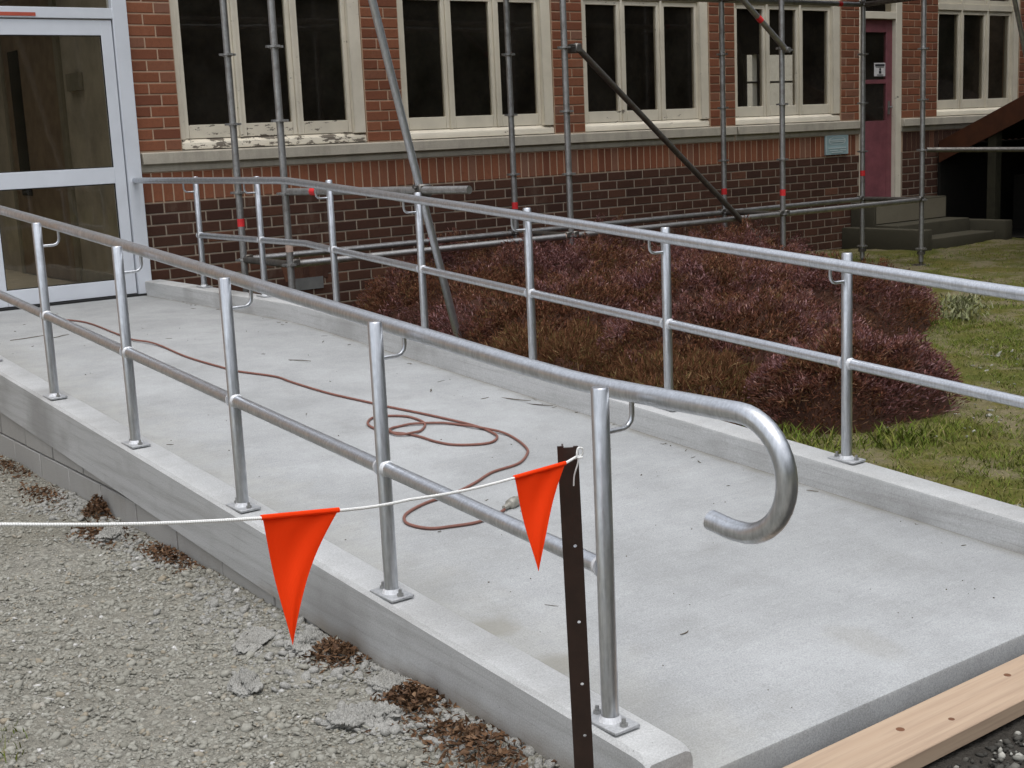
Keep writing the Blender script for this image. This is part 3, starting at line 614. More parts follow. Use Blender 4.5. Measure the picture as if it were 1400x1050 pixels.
# room interiors
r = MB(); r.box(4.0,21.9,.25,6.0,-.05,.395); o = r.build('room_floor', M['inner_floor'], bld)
r = MB(); r.box(4.0,21.9,.245,4.4,3.9,4.0).box(4.0,21.9,4.75,6.0,3.9,4.0); r.box(3.96,4.0,.245,6.0,.395,3.9); r.box(21.9,22,.245,6.0,.395,3.9)  # ceiling gap added to let daylight lift the dark rooms
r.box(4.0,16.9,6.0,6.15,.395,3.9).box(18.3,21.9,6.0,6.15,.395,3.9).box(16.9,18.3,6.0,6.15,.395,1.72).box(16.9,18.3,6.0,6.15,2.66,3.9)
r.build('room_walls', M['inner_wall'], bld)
MB().box(16.9,16.96,5.98,6.1,1.72,2.66).box(18.24,18.3,5.98,6.1,1.72,2.66).box(16.96,18.24,5.99,6.08,2.185,2.215).box(17.2,17.32,5.985,6.09,1.72,2.185).box(17.2,17.32,5.985,6.09,2.215,2.66).build('rear_window', M['white'], bld)
MB().box(10,30,13,13.2,-.2,4.2).build('rear_wing_wall', M['far_wall'], bld)
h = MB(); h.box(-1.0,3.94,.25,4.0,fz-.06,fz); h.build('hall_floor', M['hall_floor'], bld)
h = MB(); h.box(3.90,3.94,.25,4.0,fz,3.9).box(-1,3.9,3.9,4.0,fz,3.9).box(-1.05,-1.0,.25,4.0,fz,3.9).box(-1,3.9,.25,.5,3.85,3.9).box(-1,3.9,3.3,3.9,3.85,3.9).box(-1,.9,.5,3.3,3.85,3.9).box(3.4,3.9,.5,3.3,3.85,3.9); h.build('hall_walls', M['hall_wall'], bld)  # opening in the hall ceiling added to bring daylight into the hall
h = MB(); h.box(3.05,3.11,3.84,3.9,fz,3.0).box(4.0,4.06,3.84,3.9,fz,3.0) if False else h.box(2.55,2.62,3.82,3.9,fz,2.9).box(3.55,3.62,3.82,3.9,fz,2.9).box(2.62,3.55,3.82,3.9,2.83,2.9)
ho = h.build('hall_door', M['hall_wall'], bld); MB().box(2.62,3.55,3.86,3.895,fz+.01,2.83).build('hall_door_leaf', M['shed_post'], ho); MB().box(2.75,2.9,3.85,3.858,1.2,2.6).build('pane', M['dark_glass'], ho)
MB().box(4,22,.24,4.2,5.2,5.35).box(4,22,4.95,6.2,5.2,5.35).box(-9,.9,.24,6.2,5.2,5.35).box(.9,4,3.3,6.2,5.2,5.35).box(.9,4,.24,.5,5.2,5.35).box(3.4,4,.5,3.3,5.2,5.35).build('roof', M['rooftin'], bld)  # roof gaps added above the ceiling openings to light hall and rooms
MB().box(3.87,3.899,1.42,1.52,fz,3.0).box(3.87,3.899,2.98,3.06,fz,3.0).box(3.87,3.899,1.52,2.98,2.9,3.0).build('hall_door_trim', M['hall_trim'], bld)
hd = MB().box(3.878,3.897,1.53,2.97,fz+.01,2.89).build('hall_side_door', M['hall_door'], bld); MB().box(3.872,3.877,2.50,2.80,1.15,2.45).build('pane', M['dark_glass'], hd)
MB().box(3.88,3.899,.27,1.41,fz,fz+.12).build('skirting', M['hall_trim'], bld); MB().box(3.86,3.899,.95,1.25,2.02,2.16).build('wall_box', M['hall_trim'], bld)
MB().box(-9,22,-.55,.24,5.1,5.2).build('eaves', M['board'], bld)

# wall sign and door notice
s = tag(MB().box(11.855,12.245,-.022,-.004,ZS-.372,ZS-.158).build('wall_sign', M['sign'], bevel=.003, seg=1), 'small pale blue sign fixed to the brick wall near the maroon door', 'sign')
b_ = MB(); X0, X1, Z0, Z1 = 11.905, 12.195, ZS-.262, ZS-.178
for i in range(16):
    a0, a1 = 2*math.pi*i/16, 2*math.pi*(i+1)/16; cx, cz = (X0+X1)/2, (Z0+Z1)/2
    P = lambda a, q: (cx+math.copysign(abs(math.cos(a))**.6, math.cos(a))*(X1-X0)/2*q, -.0245, cz+math.copysign(abs(math.sin(a))**.8, math.sin(a))*(Z1-Z0)/2*q)
    b_.add([P(a0,1),P(a1,1),P(a1,.88),P(a0,.84)], [(0,1,2,3)])
for i, (u, v_, wd) in enumerate(((11.93,ZS-.212,.24),(11.94,ZS-.230,.22),(11.90,ZS-.300,.30),(11.92,ZS-.325,.14),(12.10,ZS-.325,.10),(11.95,ZS-.347,.2))): b_.box(u, u+wd, -.0255, -.0225, v_-.005, v_+.005)
for x_, w2 in ((11.862,.006),(12.232,.006)): b_.box(x_, x_+w2, -.0255, -.0225, ZS-.366, ZS-.164)
b_.build('lettering', M['sign_ink'], s)
s = tag(MB().box(12.80,13.0,.064,.0665,ZS+.485,ZS+.635).build('paper_notice', M['paper']), 'white paper notice stuck inside the glass of the maroon door', 'notice')
b_ = MB().box(12.815,12.985,.0615,.0635,ZS+.598,ZS+.622).box(12.83,12.97,.0615,.0635,ZS+.585,ZS+.590).box(12.885,12.925,.0615,.0635,ZS+.515,ZS+.545)
b_.tube([(12.905,.0635,ZS+.562),(12.905,.0615,ZS+.562)], .016, 10); b_.box(12.85,12.96,.0615,.0635,ZS+.495,ZS+.503); b_.build('print', M['ink'], s)

# ------------------------------------------------------------------ steps at the maroon door
st = thing('door_steps', 'concrete steps coloured dark for shade, with low side walls below the maroon door', 'steps')
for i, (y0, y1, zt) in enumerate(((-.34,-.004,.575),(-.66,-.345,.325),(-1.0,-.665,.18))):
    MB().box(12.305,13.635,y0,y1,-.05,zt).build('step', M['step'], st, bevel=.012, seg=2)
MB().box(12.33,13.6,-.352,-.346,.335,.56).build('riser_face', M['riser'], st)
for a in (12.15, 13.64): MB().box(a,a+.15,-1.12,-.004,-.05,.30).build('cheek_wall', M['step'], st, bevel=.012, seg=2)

# ------------------------------------------------------------------ low gabled shed at the right
sh = thing('open_shed', 'low dark open shed with a red-brown sloping barge board at the right', 'shed')
def zroof(y): return 1.15 + .44*(-.05-y)
mb = MB(); mb.add([(13.86,-.06,zroof(-.06)-.20),(13.86,-2.5,zroof(-2.5)-.24),(13.86,-2.5,zroof(-2.5)+.05),(13.86,-.06,zroof(-.06)+.05),(13.89,-.06,zroof(-.06)-.20),(13.89,-2.5,zroof(-2.5)-.24),(13.89,-2.5,zroof(-2.5)+.05),(13.89,-.06,zroof(-.06)+.05)], [(0,1,2,3),(7,6,5,4),(0,4,5,1),(1,5,6,2),(2,6,7,3),(3,7,4,0)])
mb.build('barge_board', M['barge'], sh)
for s0, s1, za, zb in ((-.06,-2.5,zroof(-.06),zroof(-2.5)), (-2.5,-4.9,zroof(-2.5),zroof(-.06))):
    mb = MB(); n = 44; 
    for i in range(n+1):
        xx = 13.9+i*3.1/n; dz = .009*math.cos(i*math.pi)
        mb.v += [(xx,s0,za+.03+dz),(xx,s1,zb+.03+dz),(xx,s0,za+.02+dz),(xx,s1,zb+.02+dz)]
    for i in range(n): a = 4*i; mb.f += [(a,a+4,a+5,a+1),(a+2,a+3,a+7,a+6)]
    mb.build('roof', M['rooftin'], sh)
for y in (-.75,-2.5,-4.4): MB().box(13.91,14.02,y-.055,y+.055,.0,zroof(max(y,-5-y))-.02).build('post', M['shed_post'], sh)
MB().box(16.9,16.97,-4.8,-.05,.0,1.3).build('back_wall', M['shed'], sh)
MB().box(13.90,16.9,-.055,-.02,.0,1.172).build('side_wall', M['shed'], sh)
MB().box(14.05,16.9,-4.85,-4.8,.0,1.1).build('side_wall', M['shed'], sh)
MB().box(13.95,16.9,-4.8,-.06,.06,.085).build('earth_floor', M['shed'], sh)
MB().box(14.9,15.6,-1.6,-.4,.085,.75).box(15.7,16.5,-2.6,-.5,.085,1.0).build('stacked_timber', M['shed'], sh)

# ------------------------------------------------------------------ scaffold
sf = thing('scaffold', 'grey tubular steel scaffold standing along the brick wall', 'scaffold')
YI, YO = -1.15, -1.87; SX = [4.20, 6.66, 9.10, 11.09]; TR = .0242
CZ = [1.5+v for v in (-1.275,-.795,-.315,.165,.645,1.125,1.605)]
std = None
for xi, x in enumerate(SX):
    for yi, y in enumerate((YI, YO)):
        if std is None:
            std = MB().tube([(0,0,.10),(0,0,4.2)], TR, 16).build('standard', M['scaf'], sf, smooth=True)
            cl = MB().tube([(0,0,-.016),(0,0,-.004)], TR+.004, 12)
            cl.tube([(0,0,-.006),(0,0,.005)], .046, 12)
            for a in range(4): c, s_ = math.cos(a*math.pi/2), math.sin(a*math.pi/2); cl.box(-.058 if abs(c) > .5 else -.014, .058 if abs(c) > .5 else .014, -.014 if abs(c) > .5 else -.058, .014 if abs(c) > .5 else .058, -.008, .007) if a < 2 else None
            col0 = cl.build('collar', M['scaf'], std); col0.location = (0,0,CZ[0])
            cols_ = [col0]+[twin(col0, 'collar', std, (0,0,z)) for z in CZ[1:]]
            bp = MB().box(-.075,.075,-.075,.075,.060,.068).tube([(0,0,.06),(0,0,.26)], .017, 10).tube([(0,0,.17),(0,0,.2)], .04, 8).build('base_jack', M['scaf_dark'], std)
            kids = cols_+[bp]; std.location = (x, y, 0); cur = std
        else:
            cur = twin(std, 'standard', sf, (x, y, 0))
            for c in kids: twin(c, c.name.split('.')[0], cur)
        tz = {(0,0):.97,(1,0):.93,(2,0):.90,(2,1):.895,(3,0):.965}.get((xi,yi))
        if tz: MB().tube([(0,0,tz-.028),(0,0,tz+.028)], TR+.0012, 16, False).build('tape_band', M['tape'], cur, smooth=True)
        if (xi,yi) == (0,1): MB().tube([(0,0,.79),(0,0,.86)], TR+.0012, 16, False).build('tape_band', M['tape_pale'], cur, smooth=True)
def tubepart(name, a, b, m='scaf', r=TR, tape=None, tm='tape'):
    a, b = Vector(a), Vector(b); o = MB().tube([a, b], r, 14).build(name, M[m], sf, smooth=True)
    for t in tape or []:
        u = (b-a).normalized(); c = a.lerp(b, t); MB().tube([c-u*.028, c+u*.028], r+.0014, 14, False).build('tape_band', M[tm], o, smooth=True)
    return o
for i in range(3):
    tubepart('ledger', (SX[i]+.03,YI,CZ[1]), (SX[i+1]-.03,YI,CZ[1]), tape=[.66] if i == 0 else None)
    tubepart('ledger', (SX[i]+.03,YO,CZ[1]), (SX[i+1]-.03,YO,CZ[1]), tape=[.995] if i == 0 else None, tm='tape_pale')
    tubepart('ledger', (SX[i]+.03,YI,CZ[5]), (SX[i+1]-.03,YI,CZ[5]), tape=[.83] if i == 2 else None)
    tubepart('ledger', (SX[i]+.03,YO,CZ[5]+.0), (SX[i+1]-.03,YO,CZ[5])) if i != 2 else None
    for zq in (CZ[1], CZ[5]):
        for yq in (YI, YO):
            for xq in (SX[i]+.035, SX[i+1]-.035):
                if zq == CZ[1] or i < 2 or yq == YI: MB().box(xq-.028,xq+.028,yq-.030,yq+.030,zq-.012,zq+.034).build('wedge_clamp', M['scaf_dark'], sf, bevel=.006, seg=1)
for x in SX:
    tubepart('transom', (x,YI-.03,CZ[1]), (x,YO+.03,CZ[1]), 'scaf_dark'); tubepart('transom', (x,YI-.03,CZ[5]), (x,YO+.03,CZ[5]), 'scaf_dark')
tubepart('brace', (6.72,YO-.052,1.5+.66), (9.02,YO-.052,1.5-1.22), 'scaf_dark')
tubepart('brace', (6.72,YO-.052,1.5+2.46), (9.10,YO-.052,1.5+.625), 'scaf', tape=[.86])
tubepart('raker', (4.70,-3.2,.02), (4.705-.94,-3.2,4.02), 'galv')
tubepart('outrigger', (4.20,YO-.05,1.5-.305), (4.49,-3.62,1.5-.30), tape=[.16])
for p_ in ((4.437,-3.20,1.5-.305),): 
    MB().box(p_[0]-.045,p_[0]+.045,p_[1]-.04,p_[1]+.05,p_[2]-.04,p_[2]+.04).tube([(p_[0]-.06,p_[1],p_[2]+.02),(p_[0]+.06,p_[1],p_[2]+.02)], .012, 8).build('coupler', M['scaf_dark'], sf, bevel=.008, seg=1)
MB().box(6.74-.03,6.74+.03,YO-.085,YO+.03,1.5+.60,1.5+.67).build('coupler', M['scaf_dark'], sf, bevel=.008, seg=1)
MB().tube([(9.10,YO-.09,1.5+.625),(9.10,YO-.03,1.5+.625)], .024, 10).tube([(9.10,YO-.06,1.5+.625),(9.17,YO-.06,1.5+.62)], .01, 8).build('coupler', M['scaf'], sf)
tubepart('guard_tube', (SX[3]+.03,YO-.03,1.5-.315), (12.2,-2.9,1.5-.372), 'scaf_dark')
tubepart('raker', (12.75,-1.87,2.19), (11.9,-1.87,4.3), 'scaf')
tubepart('raker', (12.75,-1.87,2.19), (13.6,-1.87,.08), 'scaf')
for i in range(3):
    for j in range(3):
        MB().box(SX[i]+.02,SX[i+1]-.02,YO+.03+j*.225,YO+.245+j*.225,CZ[6]+.03,CZ[6]+.07).build('shading_deck_plank', M['board'], sf)  # planks above the view, added to keep skylight off the facade
    tubepart('ledger', (SX[i]+.03,YO,CZ[6]), (SX[i+1]-.03,YO,CZ[6])); tubepart('ledger', (SX[i]+.03,YI,CZ[6]), (SX[i+1]-.03,YI,CZ[6]))

# ------------------------------------------------------------------ heather
def mound(name, label, c, r_, h_, n, mat, seed, g='heather shrubs beside the ramp', zb=.06, blade=(.05,.10), wd=(.006,.011)):
    rr = np.random.default_rng(seed); root = thing(name, label, 'shrub', g, (c[0], c[1], zb))
    ph = rr.uniform(0, 6.28, 6); fa = rr.integers(2, 6, 6); am = rr.uniform(.03,.10,6)
    rad = lambda a: 1+sum(am[i]*np.sin(fa[i]*a+ph[i]) for i in range(6))
    bx, by = rr.uniform(3,6,4), rr.uniform(0,6.28,4)
    lump = lambda x, y: 1+.16*np.sin(bx[0]*x+by[0])*np.cos(bx[1]*y+by[1])+.15*np.sin(2.1*bx[2]*x+by[2])*np.cos(2.3*bx[3]*y+by[3])+.14*np.sin(5.2*bx[1]*x+by[3])*np.cos(4.7*bx[0]*y+by[1])+.08*np.sin(9*bx[3]*x+by[0])*np.cos(8.6*bx[2]*y+by[2])
    def surf(a, u):   # a azimuth, u 0 centre..1 rim
        q = u*rad(a); x, y = r_[0]*q*np.cos(a), r_[1]*q*np.sin(a); z = h_*np.sqrt(np.clip(1-u**2.6,0,1))*lump(x, y); return np.stack([x,y,z], -1)
    na, nu = 40, 12; A, Uu = np.meshgrid(np.arange(na)/na*2*np.pi, np.linspace(0,1,nu+1)); V = surf(A.ravel(), Uu.ravel())*np.array([.88,.88,.82])
    i, j = np.meshgrid(np.arange(na), np.arange(nu)); a0 = (j*na+i).ravel(); a1 = (j*na+(i+1)%na).ravel()
    npmesh('branches', V, np.stack([a0,a1,a1+na,a0+na],1), M['core'], root, True)
    a = rr.uniform(0,2*np.pi,n); u = np.sqrt(rr.uniform(0,1,n)); P = surf(a, u)*rr.uniform(.80,1.0,n)[:,None]
    nrm = np.stack([np.cos(a)*u*.9/r_[0]*h_*1.4, np.sin(a)*u*.9/r_[1]*h_*1.4, 1-.55*u], 1); nrm += rr.normal(0,.62,(n,3)); nrm[:,2] = np.abs(nrm[:,2])+.05; nrm /= np.linalg.norm(nrm,axis=1)[:,None]
    L = rr.uniform(*blade,n); W = rr.uniform(*wd,n)
    s = np.cross(nrm, rr.normal(0,1,(n,3))); s /= np.linalg.norm(s,axis=1)[:,None]; t = np.cross(nrm, s)
    Vs = []
    for d_ in (s, t):
        Vs += [P-nrm*.01, P+nrm*(L*.45)[:,None]+d_*(W*.5)[:,None], P+nrm*L[:,None], P+nrm*(L*.45)[:,None]-d_*(W*.5)[:,None]]
    V = np.stack(Vs,1).reshape(-1,3); b = 8*np.arange(n)[:,None]
    FC = np.concatenate([b+np.array([[0,1,2,3]]), b+np.array([[4,5,6,7]])],0)
    npmesh('foliage', V, FC, M[mat], root)
    return root
HM = [
 ((7.25,-4.05),(.85,.62),.44,9000,'heather_brown','dense russet heather mound ending at the lawn, farthest right in the bed'),
 ((5.20,-5.78),(.62,.46),.38,8000,'heather_mauve','low purplish heather mound beside the last far handrail post'),
 ((5.55,-4.60),(.95,.72),.42,13000,'heather_mauve','mauve heather mound in the middle of the bed'),
 ((6.55,-3.45),(1.05,.85),.52,13000,'heather_mauve','largest purple heather mound at the centre of the bed'),
 ((5.30,-3.35),(.85,.72),.46,10000,'heather_brown','russet heather mound behind the middle far handrail post'),
 ((7.75,-2.40),(1.0,.8),.54,11000,'heather_mauve','mauve heather mound below the dark diagonal brace'),
 ((6.35,-2.10),(.95,.8),.60,11000,'heather_brown','russet heather mound in front of the scaffold ledgers'),
 ((5.35,-1.95),(.72,.72),.46,8000,'heather_brown','small dark heather mound at the foot of the leaning tube'),
 ((7.35,-.95),(1.0,.65),.60,9000,'heather_brown','russet heather mound growing against the brick wall'),
 ((6.15,-.90),(.8,.6),.56,7000,'heather_brown','leftmost heather mound against the brick wall'),
 ((8.9,-1.35),(.9,.75),.46,7000,'heather_brown','brown heather mound near the wall behind the far scaffold legs'),
 ((4.75,-5.10),(.62,.72),.22,6500,'heather_dry','low dry brown heather clump sprawling along the far kerb'),
 ((4.75,-4.15),(.55,.70),.30,5500,'heather_dry','dry straggly heather clump against the middle of the far kerb'),
]
for i, (c, r_, h_, n, mt, lab) in enumerate(HM): mound('heather_shrub', lab, c, r_, h_, int(n*3.4) if mt != 'heather_dry' else int(n*2.2), mt, 100+i, blade=(.012,.036) if mt != 'heather_dry' else (.025,.08), wd=(.0035,.008) if mt != 'heather_dry' else (.003,.006))
# bright weeds at the kerb
X, Y = scat(6000, 4.06, 5.3, -6.7, -5.3); kp = (((X-4.40)/.42)**2+((Y+6.02)/.42)**2 < rng.uniform(.1,1,len(X))) | (((X-4.9)/.35)**2+((Y+6.35)/.2)**2 < rng.uniform(.1,.8,len(X))); X, Y = X[kp], Y[kp]
tag(blades('weeds', np.stack([X,Y,np.full(len(X),.06)],1), rng.uniform(.02,.085,len(X)), rng.uniform(.004,.011,len(X)), 1.1, M['grass']), 'green weeds between the heather and the far kerb', 'weeds', kind='stuff')

X, Y = 8.2+rng.normal(0,.09,420), -4.35+rng.normal(0,.09,420)
pl = thing('pale_weed', 'pale green leafy weed at the right end of the heather bed', 'weed', loc=(0,0,0)); tag(blades('leaves', np.stack([X,Y,rng.uniform(.06,.22,420)],1), rng.uniform(.02,.06,420), rng.uniform(.008,.018,420), 1.3, M['pale_leaf'], pl), kind='stuff')

# ------------------------------------------------------------------ unseen trees added to darken glass reflections and shade the right side
def belt(name, x0, y0, x1, y1, hgt, dep, lab):
    n = 260; t = rng.uniform(0,1,n); P = np.stack([x0+(x1-x0)*t+rng.uniform(-dep,dep,n), y0+(y1-y0)*t+rng.uniform(-dep,dep,n), rng.uniform(.5,hgt,n)],1)
    o = stones(name, P, rng.uniform(2.2,4.2,n), M['tree'], 1.0); tag(o, lab, 'trees', kind='stuff')
belt('unseen_tree_belt', -40, -38, 75, -34, 10, 3, 'unseen belt of dark evergreen trees across the yard, added for dark reflections')  # added behind the camera so the window glass reflects something dark
belt('unseen_tree_belt', 24, -30, 22, -6, 8, 2, 'unseen belt of dark evergreen trees added right of the shed to block sky')  # added out of view to block sky and darken the right side

n_ = 150; a_ = rng.uniform(0, 6.28, n_); r2 = np.sqrt(rng.uniform(0,1,n_))*2.6
P_ = np.stack([14.2+1.2*r2*np.cos(a_), -5.3+1.1*r2*np.sin(a_), 4.8+rng.uniform(-1.9,2.4,n_)*np.sqrt(np.clip(1-(r2/2.9)**2,0,1))],1)
tr_ = thing('added_shade_tree', 'unseen evergreen tree added right of the shed to shade the facade', 'tree', loc=(14.2,-5.3,0))  # added out of view to shade the right end of the facade
MB().tube([(0,0,-.1),(.05,0,1.5),(-.05,.1,3.2),(0,0,6)], [.2,.16,.12,.04], 10).build('trunk', M['shed_post'], tr_, smooth=True)
o = stones('crown', P_-np.array([14.2,-5.3,0]), rng.uniform(.5,.95,n_), M['tree'], .8, tr_); tag(o, kind='stuff')

# ------------------------------------------------------------------ timber, hose, litter
t = thing('timber_board', 'sawn pine board lying against the end of the ramp', 'board', loc=(3.0,-8.13,-.012))
MB().box(-1.15,2.1,-.085,.083,-.024,.022).build('plank', M['pine'], t, bevel=.003, seg=1); t.rotation_euler = (0,0,R(.8))
for x, y, s in ((-.42,.02,.012),(-.28,-.03,.009),(.06,.03,.011),(.30,-.02,.012)):
    MB().tube([(x,y,.020),(x,y,.0226)], [s,s*.9], 12).build('knot', M['knot'], t)
hose = [(2.877,-.955),(2.945,-1.345),(2.88,-2.056),(2.847,-2.418),(2.893,-2.683),(2.891,-3.098),(2.937,-3.473),(2.963,-3.6),(3.063,-3.823),(3.074,-3.994),(3.109,-4.309),(3.176,-4.594),(3.2,-4.7),(3.275,-4.958),(3.333,-5.226),(3.326,-5.387),(3.293,-5.455),(3.23,-5.493),(3.158,-5.476),(3.083,-5.419),(3.051,-5.333),(3.041,-5.234),(3.015,-5.155),(2.976,-5.095),(2.952,-5.011),(2.965,-4.919),(3.027,-4.844),(3.083,-4.838),(3.142,-4.871),(3.184,-4.931),(3.182,-5.047),(3.132,-5.123),(3.071,-5.168),(3.011,-5.181),(2.972,-5.142),(2.98,-5.079),(3.039,-5.037),(3.135,-5.048),(3.263,-5.135),(3.316,-5.253),(3.361,-5.413),(3.349,-5.52),(3.307,-5.643),(3.26,-5.715),(3.143,-5.808),(2.988,-5.839),(2.859,-5.907),(2.716,-5.967),(2.57,-5.996),(2.452,-6.051),(2.402,-6.112),(2.395,-6.17),(2.43,-6.238),(2.51,-6.267),(2.603,-6.284),(2.708,-6.255),(2.758,-6.232)]
hose = [(3.0,-.35),(2.93,-.62)]+hose
def cr(P, k=5):
    out = []; P = [np.array(p, float) for p in P]
    for i in range(len(P)-1):
        a, b, c, d_ = P[max(i-1,0)], P[i], P[i+1], P[min(i+2,len(P)-1)]
        for j in range(k):
            t_ = j/k; out.append(.5*((2*b)+(-a+c)*t_+(2*a-5*b+4*c-d_)*t_**2+(-a+3*b-3*c+d_)*t_**3))
    return out+[P[-1]]
hp = cr(hose); lift = []
for i, q in enumerate(hp):
    up = 0
    for j in range(0, i-14):
        if np.hypot(*(hp[j]-q)) < .022: up = .010
    lift.append(up)
lift = np.convolve(lift, np.ones(7)/7, 'same')
hs_ = thing('hose', 'thin red-brown hose looped on the ramp floor', 'hose', loc=(0,0,0))
MB().tube([(q[0],q[1],zf(q[1])+.0065+float(l_)) for q, l_ in zip(hp, lift)], .0057, 8).build('tubing', M['rubber'], hs_, smooth=True)
z0 = zf(-6.22)+.012
MB().tube([(2.755,-6.232,z0),(2.785,-6.221,z0+.002),(2.79,-6.219,z0+.002),(2.80,-6.216,z0+.004),(2.83,-6.205,z0+.004),(2.835,-6.203,z0+.004),(2.86,-6.19,z0+.004)], [.009,.011,.02,.021,.021,.016,.015], 10).build('coupling', M['brass'], hs_, smooth=True)

# small twigs and crumbs swept on the slab
mb = MB(); r_ = random.Random(3)
def twig(x, y, L, a, rad=.0022, z=None):
    z = zf(y)+rad if z is None else z; pts = [(x+L*t_*math.cos(a)+r_.uniform(-.004,.004), y+L*t_*math.sin(a)+r_.uniform(-.004,.004), z+r_.uniform(0,.003)) for t_ in (-.5,-.15,.2,.5)]; mb.tube(pts, [rad*.7,rad,rad,rad*.5], 5)
for i in range(60):
    y = r_.uniform(-7.9,-.6); near = r_.random() < .5; x = 3.86-abs(r_.gauss(0,.07)) if near else r_.uniform(2.0,3.85)
    twig(x, y, r_.uniform(.01,.05), r_.uniform(0,6.3), r_.uniform(.0008,.0018))
for x, y, L, a in ((2.45,-1.75,.25,.2),(2.6,-1.85,.18,.5),(2.5,-2.0,.12,1),(3.35,-3.55,.16,2.0),(3.55,-4.55,.07,1),(3.77,-4.95,.2,-1.3),(3.8,-5.1,.16,-1.2)): twig(x, y, L, a, .0025)
tag(mb.build('twigs', M['twig'], smooth=True), 'small twigs and crumbs scattered on the ramp floor', 'twigs', kind='stuff')
X, Y = scat(150, 1.98, 3.85, -7.95, -1.0); S = np.clip(np.exp(rng.normal(-6.2,.4,len(X))), .001, .005)
tag(stones('grit', np.stack([X,Y,np.array([zf(y) for y in Y])+S*.3],1), S, M['twig'], .7), 'grit specks scattered on the ramp floor', 'grit', kind='stuff')

# concrete lumps and dead-leaf piles along the wall foot
def lump(c, s, lab, seed, flat=.45):
    from mathutils import noise as mn
    v, f = ico()
    for _ in range(5):
        mid = {}; nf = []; v = list(v)
        def gm(a, b):
            key = (min(a,b), max(a,b))
            if key not in mid: q = (np.array(v[a])+np.array(v[b])); v.append(q/np.linalg.norm(q)); mid[key] = len(v)-1
            return mid[key]
        for a, b, c_ in f: x, y, z = gm(a,b), gm(b,c_), gm(c_,a); nf += [(a,x,z),(b,y,x),(c_,z,y),(x,y,z)]
        v, f = np.array(v), np.array(nf)
    o3 = Vector((seed*3.1, seed*1.7, 0)); V = []
    for q in v:
        p_ = Vector(q)
        k_ = 1 + .45*mn.noise(p_*1.4+o3) + .22*mn.noise(p_*3.5+o3) + .08*mn.noise(p_*9+o3)
        hz = 1 + .5*mn.noise(p_*2.6-o3) + .45*mn.noise(p_*7-o3) + .35*mn.noise(p_*15-o3) + .35*mn.noise(p_*28-o3) + .25*mn.noise(p_*50-o3)
        V.append((q[0]*k_*s[0], q[1]*k_*s[1], max(q[2]*hz, -.5)*s[2]))
    o = npmesh('concrete_lump', V, f, M['lump']); o.data.shade_smooth(); o.location = (c[0], c[1], gsurf(np.array([c[0]]), np.array([c[1]]))[0]+s[2]*.28); o.rotation_euler = (0,0,seed*1.3)
    return tag(o, lab, 'concrete lump', 'spilt concrete lumps on the gravel')
lump((1.46,-6.76), (.065,.042,.030), 'small rough concrete lump lying below the larger orange flag', 1)
lump((1.60,-7.17), (.095,.065,.032), 'broad flat concrete lump nearest the steel picket', 2)
lump((1.63,-6.45), (.10,.05,.014), 'thin spilt concrete smear just left of the larger orange flag tip', 3)
lump((1.70,-5.06), (.055,.045,.032), 'rounded concrete lump at the wall foot beside dead leaves, farthest of the lumps', 4)
lump((1.74,-6.62), (.06,.05,.03), 'small concrete lump touching the wall behind the larger orange flag tip', 5)
lump((1.76,-7.05), (.07,.06,.025), 'small concrete lump tucked at the wall foot between two leaf piles', 6)
def leafpile(c, r_, h_, n, lab, seed):
    rr = np.random.default_rng(seed); P = np.stack([c[0]+rr.normal(0,r_[0],n), c[1]+rr.normal(0,r_[1],n), np.zeros(n)],1); P[:,0] = np.minimum(P[:,0], 1.822)
    d2 = ((P[:,0]-c[0])/r_[0])**2+((P[:,1]-c[1])/r_[1])**2; P[:,2] = .018+rr.uniform(0,1,n)*h_*np.exp(-d2*.5)
    L = rr.uniform(.012,.034,n); Wd = L*rr.uniform(.15,.55,n); u = rr.normal(0,1,(n,3)); u[:,2] *= .5; u /= np.linalg.norm(u,axis=1)[:,None]; w_ = np.cross(u, rr.normal(0,1,(n,3))); w_ /= np.linalg.norm(w_,axis=1)[:,None]; nn = np.cross(u,w_)
    V = np.stack([P-u*L[:,None]*.5, P+w_*Wd[:,None]*.5+nn*.004, P+u*L[:,None]*.5, P-w_*Wd[:,None]*.5+nn*.004],1); V[...,0] = np.minimum(V[...,0], 1.824)
    b = 4*np.arange(n)[:,None]; o = npmesh('leaf_pile', V.reshape(-1,3), np.concatenate([b+np.array([[0,1,2]]), b+np.array([[0,2,3]])],0), M['leaf_dead'])
    return tag(o, lab, 'leaf pile', 'dead leaf piles along the ramp wall', 'stuff')
leafpile((1.795,-4.66), (.03,.05), .09, 420, 'dark leaf clump stuck up against the block wall, under the white cord', 21)
leafpile((1.70,-4.95), (.05,.09), .03, 420, 'leaf litter strip just below the white cord at the wall foot', 22)
leafpile((1.78,-5.45), (.035,.12), .03, 420, 'narrow brown leaf litter left of the larger orange flag', 23)
leafpile((1.76,-6.72), (.04,.06), .05, 520, 'reddish leaf pile just right of the larger orange flag tip', 24)
leafpile((1.75,-7.17), (.045,.055), .06, 620, 'tallest brown leaf pile at the wall foot midway to the picket', 25)
leafpile((1.72,-7.48), (.05,.10), .04, 620, 'brown leaf pile nearest the steel picket at the bottom edge', 26)
leafpile((1.76,-3.5), (.04,.12), .04, 300, 'dark leaf litter at the wall foot at the far left edge', 27)
leafpile((1.72,-4.2), (.05,.15), .03, 300, 'scattered leaf litter behind the dark leaf clump', 28)

